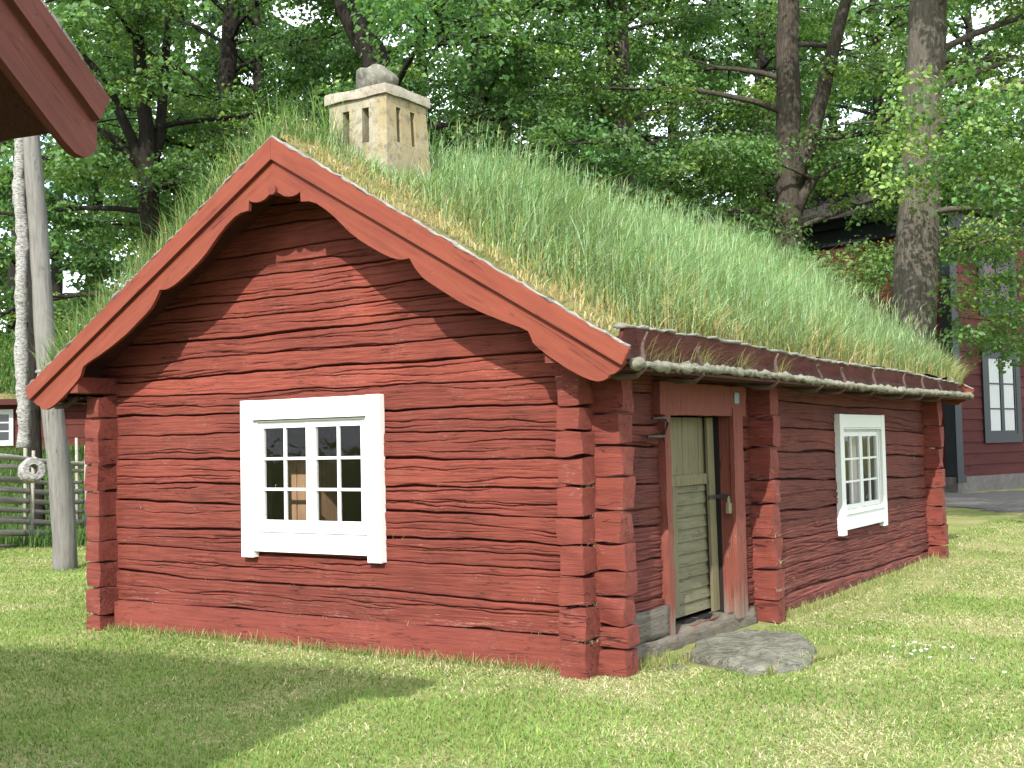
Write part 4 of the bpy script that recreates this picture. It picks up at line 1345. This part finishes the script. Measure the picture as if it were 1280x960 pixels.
# ------------------------------------------------------------------ small turf-roofed house far left
def turf_house():
    a = np.array([-22.4, 12.0]); 
    ex = np.array([.79, .61, 0]); ey = np.array([-.61, .79, 0])
    z0 = 1.25
    O = (-24.6, 9.9, z0)
    h = root('turf_roofed_house', (O[0], O[1], z0), 'distant dark red house with white window and green turf roof beyond the fence', 'house')
    def mb(): return MB(O, ex, ey, (0, 0, 1))
    b = mb()
    for k in range(6): b.box((0, .0 + .01 * (k % 2), -.4 + k * .33), (9, 4.2, -.4 + (k + 1) * .33 - .012))
    b.build('wall', m_sideb, h)
    b = mb(); b.prism([(-.45, 1.42), (2.1, 3.05), (4.65, 1.42), (4.65, 1.55), (2.1, 3.2), (-.45, 1.55)], -.4, 9.4, 'yz'); b.build('roof', m_soffit, h)
    b = mb(); b.prism([(-.45, 1.56), (2.1, 3.21), (4.65, 1.56), (4.65, 1.66), (2.1, 3.33), (-.45, 1.66)], -.38, 9.38, 'yz'); b.build('turf_bed', m_turf, h)
    b = mb()
    wx = 1.62
    b.box((wx, -.06, .42), (wx + .1, 0, 1.32)); b.box((wx + .72, -.06, .42), (wx + .82, 0, 1.32)); b.box((wx + .1, -.06, 1.2), (wx + .72, 0, 1.32)); b.box((wx + .1, -.06, .42), (wx + .72, 0, .55))
    b.box((wx + .385, -.05, .55), (wx + .435, 0, 1.2))
    for k in (1, 2): b.box((wx + .1, -.04, .55 + k * .215), (wx + .72, 0, .58 + k * .215))
    b.build('window', m_white_grey, h)
    b = mb(); b.box((wx + .1, -.02, .55), (wx + .72, -.012, 1.2)); b.build('pane', mat_pane_dark, h)
    m = 30000
    xx = rng.uniform(-.4, 9.4, m); yy = rng.uniform(-.45, 3.2, m)
    zz = 3.32 - .645 * np.abs(yy - 2.1)
    P = np.array(O) + xx[:, None] * ex + yy[:, None] * ey + zz[:, None] * np.array([0, 0, 1.])
    c1 = pick(m, [(.07, .15, .03), (.09, .18, .04), (.06, .12, .03)])
    V, F, C_ = blades(P, rng.uniform(.06, .22, m), np.full(m, .03), rng.uniform(.1, .9, m), rng.uniform(0, 6.28, m), c1 * .8, c1, seg=2)
    o = mesh_np('turf', V, F, m_blade, parent=h, col=C_, smooth=False)
    o['kind'] = 'stuff'
mat_pane_dark = flat('dark_pane', (.02, .022, .024), .15, .5)
turf_house()

# ------------------------------------------------------------------ large red house on the right
def red_house():
    K = np.array([-3.3, 25.55, -.1])
    th = radians(18)
    a = np.array([sin(th), cos(th), 0]); bb = np.array([-a[1], a[0], 0])
    h = root('red_house', K, 'large two storey red house with blue black trim behind the trees', 'house')
    def mb(): return MB(K, a, bb, (0, 0, 1))       # x along the right wall, y along the left wall
    LA, LB, HT = 12., 8.6, 7.75
    m_red = wood('shade_toned_red_weatherboards', (.064, .013, .010), (.045, .009, .007), (.09, .03, .024), 'x', (0, 0, -(pi / 2 - th)), wear=.05, grain=.5)  # red lowered so that part of the trees' shade is in the colour
    b = mb()
    z = .45; k = 0
    while z < HT - .2:
        b.hexa([(0, -.025, z), (LA, -.025, z), (LA, .15, z), (0, .15, z), (0, -.003, z + .295), (LA, -.003, z + .295), (LA, .15, z + .295), (0, .15, z + .295)])
        z += .3
    b.build('wall', m_red, h)
    b = mb(); z = .45
    while z < HT - .2:
        b.hexa([(-.025, 0, z), (.15, .16, z), (.15, LB, z), (-.025, LB, z), (-.003, 0, z + .295), (.15, .16, z + .295), (.15, LB, z + .295), (-.003, LB, z + .295)])
        z += .3
    b.build('wall', m_red, h)
    b = mb(); b.box((.2, LB - .2, .4), (LA, LB, HT)); b.box((LA - .2, .2, .4), (LA, LB - .21, HT)); b.build('wall', m_red, h)
    b = mb(); b.box((-.06, -.06, -.3), (LA, LB + .05, .45)); b.build('foundation', m_found, h)
    b = mb(); b.box((-.05, -.05, .47), (.28, .0 - .028, HT - .2)); b.box((-.05, -.05, .47), (-.028, .26, HT - .2)); b.box((-.08, -.08, .30), (.34, -.03, .50)); b.build('corner_board', m_blue, h)
    b = mb(); b.box((-.35, -.35, HT - .3), (LA + .3, -.05, HT - .02)); b.box((-.35, -.05, HT - .3), (-.05, LB + .3, HT - .02)); b.box((-.1, -.1, HT - .75), (LA, -.04, HT - .31)); b.box((-.1, -.04, HT - .75), (-.04, LB, HT - .31)); b.build('cornice', m_blue, h)
    b = mb()
    e = .7; zt = HT + 2.7
    y1 = LB / 2
    A_ = [(-e, -e, HT), (LA + e, -e, HT), (LA + e, LB + e, HT), (-e, LB + e, HT), (y1 - .3, y1, zt), (LA - y1 + .3, y1, zt),
          (-e, -e, HT - .1), (LA + e, -e, HT - .1), (LA + e, LB + e, HT - .1), (-e, LB + e, HT - .1)]
    b._add(A_, [(0, 1, 5, 4), (1, 2, 5), (2, 3, 4, 5), (3, 0, 4), (0, 6, 7, 1), (1, 7, 8, 2), (2, 8, 9, 3), (3, 9, 6, 0), (9, 8, 7, 6)])
    b.build('roof', m_roof, h)
    b = mb(); b.box((y1 + .8, y1 - .4, zt - .4), (y1 + 1.6, y1 + .4, zt + 1.0)); b.build('chimney', m_found, h)
    def win(x0, x1, z0, z1, curtain=True):
        wn = sub('window', h)
        b = mb(); c = .24
        b.box((x0 - c, -.07, z0 - c), (x0, -.0, z1 + c)); b.box((x1, -.07, z0 - c), (x1 + c, -.0, z1 + c)); b.box((x0, -.07, z1), (x1, 0, z1 + c)); b.box((x0, -.07, z0 - c), (x1, 0, z0))
        b.box((x0 - c - .05, -.12, z1 + c), (x1 + c + .05, 0, z1 + c + .07))
        b.build('casing', m_blue, wn)
        b = mb(); m_ = (x0 + x1) / 2
        b.box((m_ - .085, -.06, z0), (m_ + .085, -.026, z1)); b.box((x0, -.06, z0), (x0 + .09, -.026, z1)); b.box((x1 - .09, -.06, z0), (x1, -.026, z1)); b.box((x0 + .091, -.06, z0), (m_ - .086, -.026, z0 + .09)); b.box((m_ + .086, -.06, z0), (x1 - .091, -.026, z0 + .09))
        for k in (1, 2): b.box((x0, -.056, z0 + (z1 - z0) * k / 3 - .02), (x1, -.028, z0 + (z1 - z0) * k / 3 + .02))
        b.build('sash', m_blue, wn)
        b = mb(); b._add([(x0, -.045, z0), (x1, -.045, z0), (x1, -.045, z1), (x0, -.045, z1)], [(0, 1, 2, 3)]); b.build('pane', m_glass, wn)
        n = 40; V = []; F = []
        if curtain:
            for (p, q) in ((x0 + .1, m_ - .1), (m_ + .1, x1 - .1)):
                for k in range(n + 1):
                    t = k / n; s0 = len(V)
                    x = p + (q - p) * t
                    y = -.034 + .005 * sin(k * 1.1)
                    V += [tuple(K + a * x + bb * y + np.array([0, 0, zz])) for zz in (z0, z1)]
                    if k: F.append((s0 - 2, s0, s0 + 1, s0 - 1))
            mesh_np('curtain', V, F, m_white_grey, wn)
    win(1.62, 3.12, 1.55, 3.6); win(1.62, 3.12, 5.0, 6.85, False)
    win(6.5, 8.0, 1.55, 3.6); win(6.5, 8.0, 5.0, 6.85, False)
red_house()

# ------------------------------------------------------------------ trees
LIME = [(.075, .155, .048), (.09, .175, .052), (.07, .14, .045), (.11, .19, .058)]
DARK = [(.045, .105, .034), (.056, .125, .040), (.040, .095, .033)]
def D(px, py, depth):
    return CAM + (fw + rt * (px - 640) / FPX - up * (py - 480) / FPX) * depth
def leaf_mesh(C_, N, A, S, col):
    n = len(C_)
    B = np.cross(N, A)
    S = S[:, None]
    V = np.zeros((n, 5, 3))
    V[:, 0] = C_ - A * S * .5
    V[:, 1] = C_ + B * S * .43 - A * S * .08 + N * S * .10
    V[:, 2] = C_ + B * S * .20 + A * S * .36 + N * S * .03
    V[:, 3] = C_ + A * S * .55 - N * S * .10
    V[:, 4] = C_ - B * S * .43 + N * S * .10 - A * S * .05
    F = (np.arange(n)[:, None, None] * 5 + np.array([(0, 1, 2), (0, 2, 3), (0, 3, 4)])[None]).reshape(-1, 3)
    return V.reshape(-1, 3), F, np.repeat(col, 5, 0)

def spray(centers, radii, counts, tints, size, pal, droop=.35):
    n = int(sum(counts))
    idx = np.repeat(np.arange(len(centers)), counts)
    c = np.array(centers)[idx]; r = np.array(radii)[idx]
    a = rng.uniform(0, 2 * pi, n); q = np.sqrt(rng.uniform(0, 1, n))
    off = np.stack([np.cos(a) * q * r, np.sin(a) * q * r, rng.normal(0, .16, n) * r - droop * q ** 2 * r * .6], 1)
    tl = rng.normal(0, .25, (len(centers), 3)); tl[:, 2] = 0
    off[:, 2] += (off * tl[idx]).sum(1)
    Nn = np.stack([rng.normal(0, .5, n) + .35 * np.cos(a), rng.normal(0, .5, n) + .35 * np.sin(a), rng.uniform(.25, 1., n)], 1)
    Nn /= np.linalg.norm(Nn, axis=1)[:, None]
    A = np.stack([np.cos(a) + rng.normal(0, .6, n), np.sin(a) + rng.normal(0, .6, n), rng.normal(-.5, .4, n)], 1)
    A -= Nn * (A * Nn).sum(1)[:, None]; A /= np.linalg.norm(A, axis=1)[:, None]
    col = np.array(pal)[rng.integers(0, len(pal), n)] * np.array(tints)[idx] * rng.uniform(.75, 1.25, (n, 1))
    return leaf_mesh(c + off, Nn, A, size * rng.uniform(.5, 1.35, n), col)

def tree(name, label, pts, rad, zb, zt, R, nl, per, size, pal=LIME, group=None, bark=None, yellow=.1, extra=None, skip=None, forks=(), sp=1.):
    """pts: trunk polyline (world), rad: radii along it; limbs between zb and zt"""
    pts = np.array(pts, float)
    base = pts[0].copy()
    t = root(name, base, label, 'tree', group)
    b = MB(); g = random.Random(int(abs(base[0] * 100) + abs(base[1] * 37)))
    # finer trunk
    m = 22
    seg = np.concatenate([[0], np.cumsum(np.linalg.norm(np.diff(pts, axis=0), axis=1))])
    tt = np.linspace(0, seg[-1], m)
    fine = np.stack([np.interp(tt, seg, pts[:, k]) for k in range(3)], 1)
    fine[1:-1, :2] += np.array([[g.gauss(0, .02), g.gauss(0, .02)] for _ in range(m - 2)])
    fr = np.interp(tt, seg, rad)
    b.tube(fine, list(fr), 12, .06, True, 1)
    stems = [(fine, fr)]
    for fk, frd in forks:
        fk = np.array(fk, float)
        b.tube(fk, list(frd), 9, .06, True, 2)
        stems.append((fk, np.array(frd)))
    cs, rs, cn, tn = [], [], [], []
    az = g.uniform(0, 6.28)
    def put(c, r, k):
        cs.append(c); rs.append(r); cn.append(max(3, int(k)))
        tint = g.uniform(.72, 1.28)
        if g.random() < yellow: tn.append((tint * 2.0, tint * 1.55, tint * 1.3))
        else: tn.append((tint * g.uniform(.9, 1.15), tint, tint))
    for i in range(nl):
        z = zb + (zt - zb) * ((i + g.random()) / nl)
        st, sr = stems[g.randrange(len(stems))] if i % 2 else stems[0]
        zz = np.clip(z - R * .12, st[0][2], st[-1][2])
        j = int(np.argmin(np.abs(st[:, 2] - zz)))
        o = st[j]
        az += 2.4 + g.uniform(-.5, .5)
        h = (z - zb) / max(.1, zt - zb)
        reach = R * (1 - .55 * h ** 2) * g.uniform(.65, 1.08)
        d = np.array([cos(az), sin(az), 0])
        if skip is not None and skip(float(d @ rt), float(-d @ fw), z): continue
        rise = g.uniform(.05, .35) + .5 * h; drp = g.uniform(.15, .5) * (1 - .6 * h)
        L = []
        for k in range(7):
            q = k / 6
            L.append(o + d * reach * q + np.array([g.uniform(-.06, .06) * reach * q, g.uniform(-.06, .06) * reach * q, reach * (rise * q - drp * q * q)]))
        r0_ = min(sr[j] * .45, .026 + .010 * reach)
        b.tube(L, [r0_ * (1 - .14 * k) for k in range(7)], 6, .05, False, i)
        L = np.array(L)
        for k in range(6):
            q = .28 + .72 * (k + g.random()) / 6
            p = np.array([np.interp(q * 6, np.arange(7), L[:, c]) for c in range(3)])
            sa = az + (1 if k % 2 else -1) * g.uniform(.4, 1.3)
            ln = reach * g.uniform(.18, .42) * (1.25 - .6 * q)
            e = p + np.array([cos(sa) * ln, sin(sa) * ln, ln * g.uniform(-.25, .3)])
            b.tube([p, (p + e) / 2 + np.array([0, 0, .05 * ln]), e], [r0_ * .35, r0_ * .22, .006], 4, 0, False, k)
            for f in (.35, .7, 1.0):
                put(p + (e - p) * f + np.array([g.gauss(0, .12), g.gauss(0, .12), g.gauss(0, .1)]), g.uniform(.28, .62) * (R / 4.5) ** .5 * sp, per * g.uniform(.5, 1.4))
        put(L[-1], .5, per)
    for ex in (extra or []): put(np.array(ex[:3]), ex[3], ex[4])
    b.build('trunk', bark or m_bark, t, smooth=True)
    V, F, C_ = spray(cs, rs, cn, tn, size, pal)
    mesh_np('crown', V, F, m_leaf, t, col=C_, smooth=False)
    return t

def up_trunk(px, py, depth, ztop, r0_, r1_, dx=0., px2=None, py2=None):
    p = D(px, py, depth)
    q = D(px2, py2, depth) if px2 is not None else p + np.array([0, 0, 4.])
    d = (q - p) / (q[2] - p[2])
    z0 = float(G(p[0], p[1])) - .1
    bs = p + d * (z0 - p[2]); bs[:2] = p[:2] + (bs[:2] - p[:2]) * .4
    tp = p + d * (ztop - p[2])
    return [bs, p, q, tp] if tp[2] > q[2] + .3 else [bs, p, q]

# the big lime right of centre, its pale trunk in front of the red house
P = up_trunk(1143, 395, 20.5, 14., 0, 0, px2=1160, py2=20)
P[0][:2] = P[1][:2] - rt[:2] * .25
ex = []
for k in range(46):
    px = 1185 + 120 * rng.uniform(0, 1); py = 330 + 110 * rng.uniform(0, 1) + .25 * (px - 1230)
    ex.append((*D(px, py, 19.8 + rng.uniform(-.6, 1.2)), .38, 58))
for k in range(75):
    px = 1105 + 215 * rng.uniform(0, 1); py = 90 + 150 * rng.uniform(0, 1) + .1 * abs(px - 1150)
    ex.append((*D(px, py, 17.6 + rng.uniform(-1, 1.)), .42, 58))
for k in range(48):
    px = 900 + 215 * rng.uniform(0, 1); py = 305 + 70 * rng.uniform(0, 1)
    ex.append((*D(px, py, 21.5 + rng.uniform(-1, 2.2)), .45, 60))
tree('lime_tree', 'lime tree with the thick pale trunk rising beside the red house corner', P, [.46, .38, .31, .16], 6.0, 13.5, 5.2, 30, 112, .078, LIME, yellow=.3, extra=ex,
     skip=lambda r_, f_, z: r_ < -.15 and z < 10.5)
P = up_trunk(985, 300, 24, 14., 0, 0, px2=985, py2=60)
c = D(988, 205, 24)
tree('lime_tree', 'forked dark lime trunk standing left of the thick pale trunk', P, [.42, .27, .23, .14], 4.8, 14, 5.2, 34, 104, .084, LIME, bark=m_bark_mid, yellow=.22, skip=lambda r_, f_, z: f_ > .15 and abs(r_) < .85,
     forks=[([D(990, 240, 24), D(1008, 190, 23.8), D(1030, 110, 23.6), D(1052, 20, 23.4), D(1075, -60, 23.2)], [.19, .17, .15, .12, .08]), ([D(985, 290, 24), D(1003, 245, 23.9), D(1018, 225, 23.7)], [.17, .13, .08])])
# left: the many stemmed tree
P = up_trunk(186, 240, 24, 14., 0, 0, px2=170, py2=0)
P = [P[0], D(187, 240, 24), D(182, 170, 24), D(176, 90, 24), D(168, 0, 24), D(160, -80, 24)]
tree('maple_tree', 'many stemmed tree with bare fanned limbs left of the gable', P, [.34, .2, .16, .13, .1, .07], 5.0, 13.5, 5.0, 32, 90, .088, LIME, bark=m_bark_shade, yellow=.1, skip=lambda r_, f_, z: f_ > .05 and z < 10.,
     forks=[([D(186, 235, 24), D(165, 175, 24), D(140, 120, 23.8), D(118, 85, 23.6), D(95, 60, 23.4)], [.13, .11, .09, .07, .045]),
            ([D(186, 230, 24), D(200, 170, 24.2), D(206, 90, 24.4), D(212, 0, 24.6)], [.12, .11, .09, .07]),
            ([D(176, 210, 24), D(145, 175, 24), D(112, 155, 24)], [.09, .07, .045])])
P = up_trunk(278, 200, 28, 15., 0, 0, px2=288, py2=40)
tree('maple_tree', 'straight dark trunk between the fanned tree and the gable apex', P, [.4, .24, .2, .12], 5.2, 14.5, 5.2, 26, 92, .092, LIME + DARK, bark=m_bark_shade, yellow=.12)
P = [D(486, 250, 20), D(480, 120, 20), D(462, 60, 20), D(432, 0, 20), D(410, -60, 20)]
b0 = P[0].copy(); b0[2] = float(G(b0[0], b0[1])); P = [b0] + P
tree('maple_tree', 'leaning dark tree rising behind the plaster chimney', P, [.4, .3, .26, .23, .19, .13], 5.6, 12.5, 5.0, 26, 110, .08, DARK + LIME, bark=m_bark_shade, yellow=.08, skip=lambda r_, f_, z: r_ < -.3 and z < 10)
P = up_trunk(597, 190, 25, 14., 0, 0, px2=600, py2=40)
tree('maple_tree', 'shaded trunk right of the plaster chimney above the roof grass', P, [.42, .24, .2, .12], 5.2, 14, 5.2, 28, 108, .086, DARK + LIME, bark=m_bark_shade, yellow=.08)
P = up_trunk(775, 170, 27, 14., 0, 0, px2=770, py2=30)
tree('lime_tree', 'full leafy lime above the middle of the roof ridge', P, [.45, .3, .26, .14], 4.6, 14, 5.4, 32, 112, .088, LIME, yellow=.18)
# yellow-green sprays at the top of the picture belong to a nearer tree's limbs
P = up_trunk(1440, 300, 21, 14., 0, 0)
tree('lime_tree', 'lime at the right edge whose leafy limbs reach into the picture', P, [.5, .34, .26, .14], 5.6, 13.5, 5.6, 32, 108, .082, LIME, yellow=.3)
# a smaller dark trunk by the fence
P = up_trunk(44, 500, 21.5, 11., 0, 0, px2=40, py2=300)
tree('young_tree', 'thin dark trunk standing just behind the hanging pale pole', P, [.13, .11, .09, .05], 6., 11, 2.8, 12, 40, .11, LIME, bark=m_bark_shade)

far = [(960, 35, 5.5), (1120, 40, 5.5), (20, 34, 5.), (110, 38, 5.), (235, 36, 5.), (345, 34, 5.5), (420, 38, 5.5), (520, 33, 5.5), (660, 35, 5.5), (720, 42, 6), (860, 36, 5.5), (930, 42, 6), (1060, 46, 6), (1235, 44, 6)]
for i, (px, dep, R) in enumerate(far):
    p = D(px, 560, dep)
    z0 = float(G(p[0], p[1]))
    lean = rng.uniform(-.6, .6, 2)
    P = [(p[0], p[1], z0 - .1), (p[0] + lean[0] * .3, p[1] + lean[1] * .3, z0 + 5), (p[0] + lean[0], p[1] + lean[1], z0 + (14 if px < 950 else 18.5))]
    low = 2.2 if px < 950 else 7.8
    tree('woodland_tree', 'leafy tree further back in the wood behind the cabin', P, [.4, .28, .12], z0 + low, z0 + (15.5 if px < 950 else 20), R, 24 if px < 950 else 30, 44, .155, DARK + LIME, group='trees further back in the wood', bark=m_bark_shade, yellow=.04, sp=1.15)
wood_far = [(70, 54), (290, 55), (470, 60), (640, 58), (800, 62), (1130, 66)]
for i, (px, dep) in enumerate(wood_far):
    p = D(px, 560, dep)
    z0 = float(G(p[0], p[1]))
    P = [(p[0], p[1], z0 - .1), (p[0], p[1], z0 + 6), (p[0] + .5, p[1], z0 + 16)]
    tree('woodland_tree', 'distant tree closing the gaps at the back of the wood', P, [.4, .3, .12], z0 + 1.5, z0 + 17, 6., 20, 26, .30, DARK, group='distant trees at the back of the wood', bark=m_bark_shade, yellow=0., sp=1.3)
